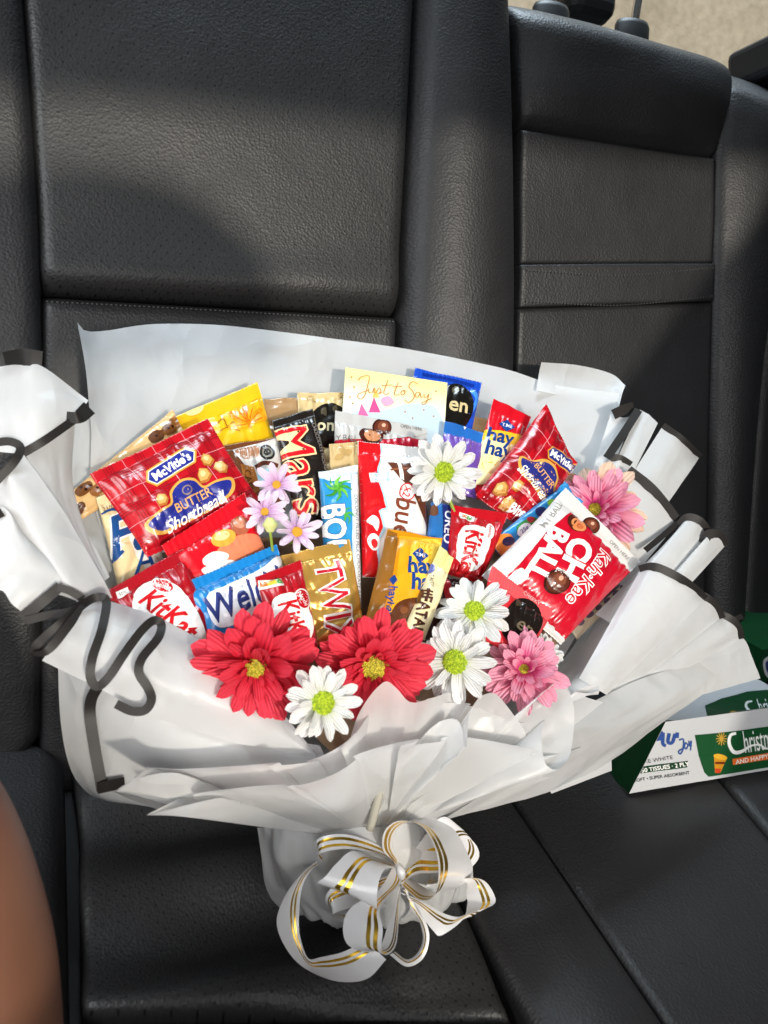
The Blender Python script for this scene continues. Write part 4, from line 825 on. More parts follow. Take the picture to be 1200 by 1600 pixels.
def ruffle(name, edge, tie, folds, A, Bt, Rd, seed, nu=260, nv=40, m=None, tight=0.85):
    """one soft sheet gathered at the tie: its free edge meanders so that the folds overhang one another"""
    E = crom([(x, y, o * 10) for x, y, o in edge], nu); t = np.gradient(E[:, :2], axis=0); t /= np.linalg.norm(t, axis=1, keepdims=True) + 1e-9
    T0, T1 = np.array(tie[0], float), np.array(tie[1], float); G = np.zeros((nv, nu, 3))
    for i in range(nu):
        u = i / (nu - 1)
        ph = 2 * math.pi * folds * (u + 0.085 * noise2(u * 5.3, 0.2, seed)); am = 0.55 + 0.9 * abs(noise2(u * 7.0, 1.7, seed + 2)) + 0.3 * noise2(u * 3.1, 5.1, seed + 4)
        tp = T0 * (1 - u) + T1 * u
        for j in range(nv):
            s_ = j / (nv - 1); k = (1 - s_) ** tight
            ph2 = ph + 0.9 * s_ * noise2(u * 4, s_ * 2, seed + 7)
            x = E[i, 0] * (1 - s_) + tp[0] * s_; y = E[i, 1] * (1 - s_) + tp[1] * s_; o = E[i, 2] / 10 * (1 - s_) + tp[2] * s_
            sn = math.sin(ph2); sharp = math.copysign(abs(sn) ** 0.95, sn)
            o += am * A * sharp * k + 0.9 * math.sin(math.pi * s_)
            sh = am * Bt * math.sin(2 * ph2 + 0.5) * k * (1 - 0.3 * s_)
            x += t[i, 0] * sh; y += t[i, 1] * sh - am * Rd * math.cos(ph2) * k
            lip = max(0.0, 1 - s_ / 0.22) ** 2                      # the free edge rolls over towards the viewer
            o += 0.9 * am * lip; y += 13 * am * lip * (0.6 + 0.4 * math.cos(ph2)); x += 5 * lip * math.sin(ph2 + 1)
            o += 0.22 * (0.3 - abs(noise2(u * 11 + s_, s_ * 2.2, seed + 9))) * 2 * (0.3 + k)
            G[j, i] = B(x, y, o)
    return add(name, G.reshape(-1, 3), gridfaces(nv, nu), m or TULLE, wrap)
ruffle('ruffled_collar', [(184, 1228, 12), (232, 1198, 13.6), (300, 1200, 14.4), (370, 1196, 14.8), (440, 1188, 15), (510, 1176, 15.2), (556, 1136, 15.2), (604, 1082, 15.4), (660, 1096, 15.6), (712, 1098, 15.8), (756, 1100, 15.8), (805, 1112, 15.6), (860, 1092, 15), (905, 1078, 14.4), (946, 1086, 13.4)],
       [(478, 1302, 8), (676, 1286, 8)], 4.6, 2.0, 44, 13, 61)
fan('collar_curl', [(548, 1150, 14.4), (562, 1112, 16), (584, 1080, 17.4), (604, 1064, 18), (622, 1078, 18.2), (640, 1096, 17.6), (672, 1092, 17), (700, 1082, 16.6), (716, 1098, 16), (700, 1122, 15.6), (664, 1128, 15)], [(560, 1290, 9.6), (622, 1286, 9.6)], .5, crinkle=.0025, seed=26, nu=70)
fan('collar_curl', [(650, 1160, 16.6), (690, 1126, 17.4), (718, 1128, 18.4), (728, 1168, 19.4), (732, 1124, 18.8), (750, 1090, 18), (774, 1084, 17.4), (802, 1116, 17), (822, 1150, 16), (806, 1166, 15.4)], [(580, 1290, 10), (646, 1284, 9.6)], .7, crinkle=.0025, seed=27, nu=70)
fan('collar_curl', [(790, 1150, 16), (826, 1106, 17), (852, 1080, 17.4), (880, 1066, 16.8), (896, 1108, 17), (893, 1170, 17.6), (874, 1200, 18.4), (853, 1194, 18.4), (846, 1156, 17.8), (853, 1124, 16.4), (868, 1112, 15)], [(596, 1290, 10), (664, 1282, 9.4)], .8, crinkle=.0025, seed=28, nu=80)
ruffle('ruffled_collar', [(232, 1262, 11.6), (300, 1240, 14), (370, 1232, 15.6), (440, 1224, 16.6), (505, 1206, 17.2), (566, 1176, 17.6), (640, 1158, 18), (715, 1152, 18), (790, 1164, 17.8), (850, 1172, 17), (905, 1160, 15.6)],
       [(500, 1304, 9), (668, 1288, 9)], 3.7, 1.9, 46, 15, 72)
loft('right_wing_sheet', [[(880, 1120, 12.6), (980, 1070, 12.4), (1040, 1048, 11.6), (1092, 1034, 10.4)], [(850, 1160, 13), (980, 1110, 13.4), (1050, 1086, 12.6), (1119, 1064, 10.4)], [(770, 1225, 12.4), (910, 1172, 13), (1000, 1138, 12.2), (1060, 1112, 10.8)], [(690, 1282, 8), (830, 1246, 10), (900, 1218, 9.8), (958, 1186, 9.4)]], TULLE, wrap, 50, 34, crinkle=.003, seed=30)
loft('right_wing_flap', [[(850, 1225, 8.6), (955, 1176, 8.4)], [(862, 1240, 8), (956, 1204, 8)]], PAPER, wrap, 14, 8)

# --- right side fan of rolled cones with black mouths
def rolled(name, mouth, apex, edge=15, m=None, seed=1, far=None, inset=7):
    rows = [mouth]; n = len(mouth)
    tr = [tuple(apex[0][q] + (apex[1][q] - apex[0][q]) * k / (n - 1) + (0.5 * math.sin(math.pi * k / (n - 1)) if q == 2 else 0) for q in range(3)) for k in range(n)]
    rows.append([tuple(a * .5 + b * .5 for a, b in zip(p, t)) for p, t in zip(mouth, tr)]); rows.append(tr)
    o = loft(name, rows, m or PAPER, wrap, 30, 26, crinkle=.001, seed=seed)
    if edge:
        ax, ay = (apex[0][0] + apex[1][0]) / 2, (apex[0][1] + apex[1][1]) / 2
        pts = []
        for p in mouth:
            d = math.hypot(ax - p[0], ay - p[1]); k = inset / d
            pts.append((p[0] + (ax - p[0]) * k, p[1] + (ay - p[1]) * k, p[2] + 0.15))
        strip('black_border', pts, edge, BLACKE, o, 40)
    return o
rolled('paper_panel', [(1000, 640, 6), (1014, 648, 6.6), (1028, 661, 6.6)], [(925, 800, 6), (960, 800, 7)], 0, seed=31)
strip('black_border', [(998, 640, 6.4), (975, 676, 6.8), (948, 716, 7)], 13, BLACKE, wrap)
strip('black_border', [(958, 648, 5), (975, 640, 5.4), (990, 636, 5.6)], 16, BLACKE, wrap)
rolled('paper_panel', [(955, 644, 4.2), (972, 652, 4.8), (990, 650, 4.6)], [(905, 800, 4.5), (930, 800, 5)], 0, seed=33)
rolled('paper_panel', [(1034, 668, 7.6), (1062, 688, 8.8), (1092, 716, 8)], [(918, 850, 4.6), (985, 872, 6)], 13, seed=32, inset=-2)
rolled('paper_panel', [(955, 714, 6.4), (970, 716, 7), (986, 726, 6.8)], [(915, 830, 4.5), (945, 840, 5)], 12, seed=34, inset=1)
rolled('paper_panel', [(982, 730, 8.6), (1022, 762, 9.6), (1062, 812, 9)], [(915, 885, 5), (975, 920, 7)], 17, seed=35, inset=5)
strip('black_border', [(1062, 814, 9.6), (1038, 835, 9.8), (1008, 860, 9.8)], 9, BLACKE, wrap)
rolled('paper_roll', [(1062, 826, 9.4), (1076, 808, 10.6), (1096, 814, 11.4), (1112, 838, 10.6)], [(930, 960, 9), (975, 985, 10)], 17, seed=36, inset=4)
rolled('paper_roll', [(1100, 846, 11), (1110, 832, 12), (1126, 834, 12.2), (1136, 850, 11.4)], [(950, 1000, 10), (985, 1015, 10.6)], 15, seed=37, inset=4)
rolled('paper_cone', [(1000, 890, 12.4), (1024, 886, 14.4), (1060, 902, 15.4), (1088, 922, 14.6), (1102, 936, 12.8)], [(905, 1060, 12.4), (948, 1086, 12.6)], 17, seed=38, inset=2)
rolled('paper_cone', [(1066, 916, 11), (1098, 930, 12.8), (1118, 946, 12.6), (1128, 966, 11.4)], [(940, 1078, 11.4), (965, 1090, 11.6)], 15, seed=39, inset=2)
rolled('paper_cone', [(1112, 960, 10.4), (1136, 964, 11.8), (1152, 978, 11.8), (1158, 998, 10.6)], [(955, 1084, 10.6), (985, 1094, 10.8)], 15, seed=40, inset=2)
rolled('paper_cone', [(1132, 985, 9), (1162, 998, 9.6), (1176, 1028, 9.2), (1188, 1060, 8.4)], [(970, 1090, 9.6), (1010, 1110, 9.8)], 0, seed=41)
strip('black_border', [(1140, 970, 9.6), (1152, 966, 9.8), (1160, 962, 9.6)], 8, BLACKE, wrap)

# --- gathered foot of the wrapping below the tie
loft('gathered_foot', [[(398, 1296, 3), (440, 1290, 6), (500, 1292, 9), (590, 1292, 10), (670, 1284, 9), (712, 1288, 6), (735, 1304, 3)],
    [(404, 1330, 2.6), (450, 1335, 6.6), (510, 1345, 9.6), (590, 1345, 10), (670, 1340, 9.2), (716, 1336, 6), (737, 1340, 3)],
    [(416, 1380, 2), (462, 1390, 5.6), (520, 1395, 7.6), (600, 1400, 8), (676, 1385, 7), (716, 1376, 5), (738, 1370, 2.6)],
    [(446, 1426, 1.4), (480, 1434, 3.6), (530, 1442, 4.6), (610, 1448, 5), (670, 1428, 4.4), (706, 1412, 3.6), (734, 1394, 2)],
    [(460, 1432, 0.9), (500, 1440, 1.4), (540, 1446, 1.6), (610, 1450, 1.8), (664, 1436, 1.6), (700, 1420, 1.4), (730, 1400, 1.2)]], PAPER, wrap, 90, 50, crinkle=.009, freq=2.2, seed=43, fu=4.5)
tube('clear_stick', [B(602, 1200, 13.6), B(590, 1250, 12.6), B(578, 1296, 11.2)], 0.004, mat('stick_plastic', (0.45, 0.43, 0.36), 0.25, coat=.4), wrap, 8, 10)

# ------------------------------------------------------------------ the bow
SATIN = mat('white_satin', (0.82, 0.82, 0.84), 0.26, coat=0.15, spec=0.6, trans=0.12)
GOLDS = mat('gold_foil_stripe', (0.80, 0.50, 0.05), 0.24, metal=0.9)
bow = empty('ribbon_bow', 'white satin ribbon bow with gold stripes, tied below the bouquet', 'bow')
z6 = lambda x, y: (380 + x / 2.857, 1240 + y / 2.857)
def ribbon(name, pairs, stripes=((.12, .2), (.27, .35)), n=70, label=None):
    A = crom([B(*z6(p[0], p[1]), p[2]) for p in pairs], n); C_ = crom([B(*z6(p[3], p[4]), p[5]) for p in pairs], n)
    md = (A + C_) / 2; A = md + (A - md) * 1.18; C_ = md + (C_ - md) * 1.18
    stripes = tuple((a - .012, b + .012) for a, b in stripes)
    ts = sorted(set([0, .05, 1, .95, .5, .65, .8] + [x for s in stripes for x in s]))
    V = []; nu = len(ts); mid = (A + C_) / 2; cen = mid.mean(0)
    G = np.stack([A * (1 - t) + C_ * t for t in ts], axis=1); N = normals(G)
    for k, t in enumerate(ts): G[:, k] += N[:, k] * 0.0016 * math.sin(math.pi * t)
    f = gridfaces(n, nu); fm = []
    for q in f:
        i = q[0] % nu; tm = (ts[i] + ts[i + 1]) / 2
        fm.append(1 if any(a < tm < b for a, b in stripes) else 0)
    return add(name, G.reshape(-1, 3), f, None, bow, mats=[SATIN, GOLDS], fmat=fm)
ribbon('ribbon_tail', [(330, 300, 9, 380, 290, 9), (262, 360, 9.4, 300, 345, 9), (195, 450, 9.4, 255, 430, 9), (158, 555, 9, 243, 550, 8.6), (178, 650, 8.8, 250, 640, 8.6), (240, 745, 8.8, 290, 738, 8.4), (330, 805, 9, 350, 738, 8), (440, 832, 9.4, 440, 720, 8.2), (550, 815, 9.6, 510, 690, 8.8), (632, 735, 9.8, 560, 670, 9.4)], ((.62, .68), (.78, .84)))
ribbon('ribbon_loop', [(700, 300, 9, 690, 335, 9.4), (610, 235, 10.4, 650, 285, 11), (480, 190, 11, 500, 245, 11.6), (385, 190, 11, 390, 248, 11.4), (328, 215, 10.4, 332, 272, 10.6), (345, 262, 9.4, 350, 305, 9.4), (420, 300, 9, 420, 340, 9)], ((.18, .34), (.6, .76)))
ribbon('ribbon_loop', [(700, 320, 9.4, 712, 345, 9.6), (600, 288, 11, 690, 335, 11.4), (500, 262, 12.2, 640, 318, 13), (430, 318, 13, 600, 362, 14), (385, 376, 13.2, 582, 430, 14.2), (352, 408, 12.8, 578, 498, 13.8), (420, 425, 11.4, 590, 505, 12.4), (560, 400, 10, 660, 440, 10.6)], ((.30, .36), (.44, .50)))
ribbon('ribbon_loop', [(668, 335, 9.6, 706, 350, 9.4), (615, 425, 11.6, 692, 405, 10.6), (495, 508, 13.4, 606, 504, 12.6), (460, 590, 14, 610, 600, 13.6), (472, 668, 14, 606, 700, 13.4), (530, 702, 13.2, 640, 716, 12.4), (610, 690, 12.2, 680, 660, 11.4), (655, 560, 11, 694, 480, 10.4), (694, 420, 10, 706, 380, 9.6)], ((.62, .70), (.80, .88)))
ribbon('ribbon_loop', [(700, 440, 9, 735, 450, 9), (790, 480, 10, 790, 530, 10.4), (880, 535, 11, 850, 605, 11.4), (950, 556, 11.4, 890, 626, 11.6), (1010, 535, 11.6, 985, 560, 11.8), (1105, 500, 11.4, 1010, 495, 10.4), (1112, 455, 11, 1005, 450, 9.8), (1060, 385, 10.4, 1000, 395, 9.2), (960, 380, 9.6, 930, 420, 9)], ((.2, .28), (.38, .46)))
ribbon('ribbon_tail', [(715, 430, 9.6, 735, 425, 9.6), (760, 490, 9.8, 745, 505, 9.6), (812, 570, 9.6, 788, 572, 9.2), (828, 650, 9.4, 803, 650, 9), (800, 735, 9.2, 778, 715, 8.8), (730, 770, 9.4, 730, 742, 9), (655, 718, 9.8, 676, 706, 9.4)], ((.4, .55),))
ribbon('ribbon_loop', [(690, 322, 9.4, 702, 300, 8.6), (632, 245, 11.4, 668, 210, 9.4), (646, 160, 12.6, 712, 118, 9.8), (715, 120, 13.4, 820, 95, 10), (810, 150, 14, 930, 160, 10), (868, 245, 14.4, 990, 262, 10), (884, 350, 14.4, 1012, 340, 9.8), (856, 455, 13.8, 965, 410, 9.4), (790, 472, 12.4, 850, 440, 9), (712, 410, 10.4, 725, 370, 8.8)], ((.07, .15), (.22, .30)))
ribbon('ribbon_loop', [(705, 400, 9, 715, 300, 9), (770, 350, 9.6, 770, 230, 9.4), (850, 345, 10, 850, 232, 9.6), (930, 340, 9.6, 930, 240, 9.2)], ((.1, .2), (.3, .4), (.75, .85)))
ribbon('ribbon_loop', [(700, 330, 8.6, 715, 370, 8.6), (790, 230, 9.6, 850, 300, 9), (880, 120, 10, 975, 200, 8.8), (940, 130, 9.4, 1030, 220, 8), (960, 230, 8.6, 1040, 290, 7.4), (900, 330, 8.2, 940, 380, 7.4), (760, 380, 8, 780, 420, 7.6)], ((.6, .66), (.74, .80)))
ribbon('ribbon_loop', [(690, 350, 8.8, 705, 390, 8.8), (600, 380, 9.4, 620, 450, 9.6), (470, 400, 9.8, 480, 500, 10.4), (385, 440, 9.6, 400, 530, 10.2), (375, 500, 9, 420, 560, 9.4), (450, 540, 8.4, 500, 570, 8.6), (600, 480, 8.2, 640, 500, 8.2)], ((.2, .28), (.36, .44)))
tube('bow_knot', [B(*z6(690, 320), 11.6), B(*z6(702, 345), 12.2), B(*z6(708, 375), 11.6)], [.003, .0045, .003], SATIN, bow, 12, 12)
# ------------------------------------------------------------------ artificial flowers
def petal_mat(key, base, mid, tip):
    def fn(nt, b):
        t = nt.nodes.new('ShaderNodeTexCoord'); sp = nt.nodes.new('ShaderNodeSeparateXYZ'); nt.links.new(t.outputs['Object'], sp.inputs[0])
        nz = nt.nodes.new('ShaderNodeTexNoise'); nz.inputs['Scale'].default_value = 2.5; nt.links.new(t.outputs['Object'], nz.inputs['Vector'])
        oi = nt.nodes.new('ShaderNodeObjectInfo')
        m1 = nt.nodes.new('ShaderNodeMath'); m1.operation = 'MULTIPLY_ADD'; m1.inputs[1].default_value = 0.25; nt.links.new(oi.outputs['Random'], m1.inputs[0]); nt.links.new(sp.outputs[0], m1.inputs[2])
        m2 = nt.nodes.new('ShaderNodeMath'); m2.operation = 'MULTIPLY_ADD'; m2.inputs[1].default_value = 0.25; nt.links.new(nz.outputs[0], m2.inputs[0]); nt.links.new(m1.outputs[0], m2.inputs[2])
        cr = nt.nodes.new('ShaderNodeValToRGB'); e = cr.color_ramp.elements
        e[0].position = 0.22; e[0].color = (*srgb(base), 1); e[1].position = 1.2 / 1.25; e[1].color = (*srgb(tip), 1); x = e.new(0.6); x.color = (*srgb(mid), 1)
        nt.links.new(m2.outputs[0], cr.inputs[0]); nt.links.new(cr.outputs[0], b.inputs['Base Color'])
        wv = nt.nodes.new('ShaderNodeMath'); wv.operation = 'MULTIPLY'; wv.inputs[1].default_value = 75; nt.links.new(sp.outputs[1], wv.inputs[0])
        sn = nt.nodes.new('ShaderNodeMath'); sn.operation = 'SINE'; nt.links.new(wv.outputs[0], sn.inputs[0])
        bp = nt.nodes.new('ShaderNodeBump'); bp.inputs['Strength'].default_value = 0.35; bp.inputs['Distance'].default_value = 0.01
        nt.links.new(sn.outputs[0], bp.inputs['Height']); nt.links.new(bp.outputs[0], b.inputs['Normal'])
        tr = nt.nodes.new('ShaderNodeBsdfTranslucent'); nt.links.new(cr.outputs[0], tr.inputs['Color'])
        mx = nt.nodes.new('ShaderNodeMixShader'); mx.inputs[0].default_value = 0.22
        nt.links.new(b.outputs[0], mx.inputs[1]); nt.links.new(tr.outputs[0], mx.inputs[2]); nt.links.new(mx.outputs[0], nt.nodes['Material Output'].inputs[0])
    return mat(key, srgb(mid), 0.6, spec=0.3, fn=fn)
PM = {'white': petal_mat('petal_white', '#d6dbb8', '#e6e6e0', '#e8e8e6'), 'red': petal_mat('petal_red', '#ae1026', '#d6243c', '#e23c50'),
      'pink': petal_mat('petal_pink', '#c23577', '#e25c92', '#f2a3bb'), 'lilac': petal_mat('petal_lilac', '#c58fc6', '#e2c3e4', '#ecdcee'),
      'peach': petal_mat('petal_peach', '#dfae7a', '#e8a38f', '#ecc9b0')}
STEM = mat('flower_stem', srgb('#8aa23a'), 0.5)
def discfn(c1, c2):
    def fn(nt, b):
        t = nt.nodes.new('ShaderNodeTexCoord'); nz = nt.nodes.new('ShaderNodeTexNoise'); nz.inputs['Scale'].default_value = 420; nt.links.new(t.outputs['Object'], nz.inputs['Vector'])
        cr = nt.nodes.new('ShaderNodeValToRGB'); e = cr.color_ramp.elements; e[0].position = .38; e[0].color = (*srgb(c1), 1); e[1].position = .62; e[1].color = (*srgb(c2), 1)
        nt.links.new(nz.outputs[0], cr.inputs[0]); nt.links.new(cr.outputs[0], b.inputs['Base Color'])
    return fn
DISC = {'white': mat('disc_green', srgb('#a9c41c'), 0.6, fn=discfn('#7f9c10', '#c3d42a')), 'red': mat('disc_lime', srgb('#c0b82a'), 0.6, fn=discfn('#8f8a14', '#d2c63c')), 'lilac': mat('disc_yellow', srgb('#d9a62a'), 0.6)}
DISC['pink'] = DISC['red']
_PETAL = {}
def petal_mesh(kind, w, var, curl):
    k = (kind, w, var, curl)
    if k in _PETAL: return _PETAL[k]
    q = random.Random(hash((w, var, curl)) & 0xffff); V = []; nu, nv = 7, 12
    tw = q.uniform(-.45, .45); cu = curl + q.uniform(-.3, .25); cup = q.uniform(.12, .32)
    for j in range(nv):
        x = j / (nv - 1)
        half = w / 2 * (0.42 + 0.62 * math.sin(math.pi * min(1, x * 0.80 + 0.08)) ** 0.9) * (max(0, 1 - ((x - .80) / .2) ** 2) ** .5 if x > .80 else 1)
        half = max(half, 0.012)
        for i in range(nu):
            s = -1 + 2 * i / (nu - 1)
            xx = x - (0.03 * (1 - abs(s)) if x > .97 and var % 2 else 0)
            z = cup * half * s * s * 1.2 + cu * (x ** 2) * 0.45 + tw * s * half * x + 0.012 * math.sin(9 * x + var * 2) * s
            V.append((xx, half * s, z))
    me = bpy.data.meshes.new('petal'); me.from_pydata(V, [], gridfaces(nv, nu)); me.materials.append(PM[kind]); me.polygons.foreach_set('use_smooth', [True] * len(me.polygons))
    _PETAL[k] = me; return me
def disc_mesh(kind, r, parent, seed, bumpy=170):
    bm = bmesh.new(); q = random.Random(seed)
    bmesh.ops.create_uvsphere(bm, u_segments=24, v_segments=12, radius=r)
    for v in bm.verts: v.co.z = v.co.z * 0.45
    for k in range(bumpy):                        # tight spiral of florets
        rr = r * 0.97 * math.sqrt((k + .5) / bumpy); a = k * 2.39996
        z = 0.45 * math.sqrt(max(0, r * r - rr * rr))
        res = bmesh.ops.create_icosphere(bm, subdivisions=1, radius=r * .075 * q.uniform(.8, 1.25), matrix=Matrix.Translation((rr * math.cos(a), rr * math.sin(a), z + r * .02)))
    me = bpy.data.meshes.new('flower_centre'); bm.to_mesh(me); bm.free(); me.materials.append(DISC[kind]); me.polygons.foreach_set('use_smooth', [True] * len(me.polygons))
    o = bpy.data.objects.new('flower_centre', me); COL.objects.link(o); o.parent = parent; o['kind'] = 'stuff'
    return o
def flower(name, label, kind, px, py, off, rad, tilt, rings, disc=0.27, seed=1, group=None, roll=0, stem=None, skip=None):
    """rad in photo pixels; tilt = how far the face turns right / down from the viewer; rings of (count, length, width, pitch deg, curl, kind)"""
    c = B(px, py, off); r = rad * px_m(px, py, off); q = random.Random(seed)
    v = CAM - c; v /= np.linalg.norm(v); n = v + AX[0] * tilt[0] + AX[1] * tilt[1]; n /= np.linalg.norm(n)
    x = np.cross(AX[1], n); x /= np.linalg.norm(x); y = np.cross(n, x)
    e = empty(name, label, 'flower', group)
    e.matrix_world = Matrix(((x[0], y[0], n[0], c[0]), (x[1], y[1], n[1], c[1]), (x[2], y[2], n[2], c[2]), (0, 0, 0, 1)))
    for ri, ring in enumerate(rings):
        cnt, ln, wd, pitch, curl = ring[:5]; kd = ring[5] if len(ring) > 5 else kind
        for k in range(cnt):
            a = 2 * math.pi * (k + 0.5 * (ri % 2)) / cnt + q.uniform(-.09, .09) + roll
            if skip and skip(ri, a % (2 * math.pi)): continue
            o = bpy.data.objects.new('petal', petal_mesh(kd, wd, q.randrange(7), curl)); COL.objects.link(o); o.parent = e
            L_ = r * ln * q.uniform(.82, 1.08)
            o.matrix_local = Matrix.Rotation(a, 4, 'Z') @ Matrix.Translation((r * disc * .55, 0, r * .025 * ri)) @ Matrix.Rotation(-R_(pitch + q.uniform(-13, 13)), 4, 'Y') @ Matrix.Rotation(q.uniform(-.4, .4), 4, 'X') @ Matrix.Diagonal((L_ - r * disc * .5,) * 3 + (1,))
    if disc:
        d = disc_mesh(kind, r * disc, e, seed); d.location = (0, 0, r * 0.05)
    st = stem or [(0, 0, -0.02), (0, -0.01, -0.05)]
    tube('stem', [(0, 0, -r * .02)] + st, 0.0022, STEM, e, 8, 14)
    # green calyx below the petals
    V = []
    for rr, hh in ((.02, -.22), (.16, -.12), (.26, -.02), (.05, .0)):
        for k in range(12): V.append((r * rr * math.cos(k * math.pi / 6), r * rr * math.sin(k * math.pi / 6), r * hh))
    add('calyx', V, gridfaces(4, 12, True), STEM, e)
    return e
W_R = [(14, 1.0, .36, 0, -.14), (13, .95, .34, 12, -.16), (7, .8, .32, 24, -.1)]
flower('white_daisy', 'white daisy standing highest, in front of the hazelnut bar', 'white', 693, 738, 10.4, 58, (.12, -.10), W_R, .29, 51, 'white daisies', stem=[(-.006, .022, -.014), (-.016, .05, -.02), (-.02, .075, -.026)])
flower('white_daisy', 'white daisy right of the cream stick, above another white daisy', 'white', 741, 956, 14.6, 62, (.05, -.45), W_R, .27, 52, 'white daisies')
flower('white_daisy', 'white daisy beside the right red flower, facing left', 'white', 712, 1034, 16.8, 66, (-.25, .05), W_R, .30, 53, 'white daisies')
flower('white_daisy', 'lowest white daisy, under the two red flowers', 'white', 504, 1098, 19.4, 62, (.25, .12), W_R, .31, 54, 'white daisies')
flower('white_daisy', 'half hidden white daisy behind the lower pink flower', 'white', 850, 1022, 10.8, 34, (.5, -.2), W_R, .25, 55, 'white daisies')
R_R = [(15, 1.0, .40, 4, -.10), (15, .94, .38, 18, -.05), (13, .78, .36, 36, .0), (9, .55, .34, 54, .1), (6, .36, .3, 66, .1)]
flower('red_gerbera', 'left red gerbera flower with a lime centre, beside the blue packet', 'red', 400, 1040, 15.4, 104, (-.05, .42), R_R, .2, 56, 'red gerberas')
flower('red_gerbera', 'right red gerbera flower with a lime centre, under the amber packet', 'red', 584, 1040, 15.0, 94, (.05, .34), R_R, .26, 57, 'red gerberas')
P_R = [(14, 1.0, .36, 4, -.1, 'peach'), (14, .94, .38, 18, -.05), (12, .78, .38, 36, .05), (9, .55, .36, 56, .1)]
flower('pink_gerbera', 'pink gerbera flower peeking out above the chocolate ball packet', 'pink', 930, 798, 6.6, 78, (-.1, -.3), P_R, .18, 58, 'pink gerberas')
flower('pink_gerbera', 'lower pink gerbera flower beside the white daisies at the front', 'pink', 818, 1046, 14.6, 70, (.1, -.15), [(13, 1.0, .38, 4, -.1), (13, .94, .38, 20, -.05), (11, .78, .38, 40, .05), (8, .55, .36, 60, .1)], .16, 59, 'pink gerberas')
L_R = [(9, 1.0, .34, 10, -.1), (5, .8, .3, 26, -.1)]
flower('lilac_daisy', 'small lilac daisy highest of three, beside the dark caramel bar', 'lilac', 432, 758, 11.2, 42, (.1, -.3), L_R, .16, 60, 'small lilac daisies')
flower('lilac_daisy', 'small lilac daisy at the left of three, below the brown packet', 'lilac', 414, 800, 11.2, 40, (-.2, -.2), L_R, .16, 61, 'small lilac daisies')
flower('lilac_daisy', 'small lilac daisy lowest of three, above the gold bar', 'lilac', 464, 832, 11.8, 42, (.15, -.45), L_R, .2, 62, 'small lilac daisies')
bud = empty('flower_bud', 'small green flower bud among the lilac daisies', 'flower bud')
cb = B(422, 820, 12.6)
tube('bud_head', [cb + AX[1] * .007, cb, cb - AX[1] * .007], [.003, .0075, .003], mat('bud_green', srgb('#c9cf86'), .6), bud, 14, 14)
tube('stem', [cb + AX[1] * .006, cb + AX[1] * .03 + AX[2] * .02], .0015, STEM, bud, 6, 8)
# ------------------------------------------------------------------ tissue box on the seat
def proj(p):
    d = np.asarray(p) - CAM; z = d @ AX[2]; return (600 + F * (d @ AX[0]) / z, 800 + F * (d @ AX[1]) / z)
def on_face(px, py, p0, n):
    q = ray(px, py); return CAM + q * ((n @ (p0 - CAM)) / (n @ q))
def tissue_box(name, label, p0, e1, L_, D_, H_, upv, prints_front=None, prints_top=None, green=False):
    root = empty(name, label, 'tissue box')
    dep = np.cross(upv, e1); dep /= np.linalg.norm(dep)
    if dep @ AX[2] < 0: dep = -dep
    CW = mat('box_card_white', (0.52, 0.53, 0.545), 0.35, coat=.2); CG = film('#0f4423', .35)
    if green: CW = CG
    def face(nm, a, u, v, m, nu=20, nv=12, sag=0.0):
        n = np.cross(u, v); n /= np.linalg.norm(n)
        if n @ (CAM - a) < 0: n = -n
        G = np.zeros((nv, nu, 3))
        for j in range(nv):
            for i in range(nu):
                s, t = i / (nu - 1), j / (nv - 1)
                G[j, i] = a + u * s + v * t + n * (sag * math.sin(math.pi * s) * math.sin(math.pi * t) + 0.0008 * noise2(s * 6, t * 4, 77))
        o = add(nm, G.reshape(-1, 3), gridfaces(nv, nu), m, root); return G, np.broadcast_to(n, G.shape), o
    a = p0; t_ = upv * H_
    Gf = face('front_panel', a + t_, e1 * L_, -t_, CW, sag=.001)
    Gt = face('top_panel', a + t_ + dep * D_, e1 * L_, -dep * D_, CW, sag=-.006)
    face('end_panel', a + t_ + dep * D_, -dep * D_, -t_, CG); face('end_panel', a + e1 * L_ + t_, dep * D_, -t_, CG)
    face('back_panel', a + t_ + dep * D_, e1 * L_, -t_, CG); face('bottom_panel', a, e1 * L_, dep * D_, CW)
    def q4(G): return [proj(G[0][0, 0]), proj(G[0][0, -1]), proj(G[0][-1, -1]), proj(G[0][-1, 0])]
    if prints_front: prints(q4(Gf), Gf[0], Gf[1], prints_front, root, gloss=lambda c: film(c, .35))
    if prints_top: prints(q4(Gt), Gt[0], Gt[1], prints_top, root, gloss=lambda c: film(c, .35))
    return root, dep, q4(Gf), q4(Gt)
p0 = on_cush(983, 1240, 0.014); p1 = on_cush(1200, 1203, 0.014)
e1 = (p1 - p0) / np.linalg.norm(p1 - p0)
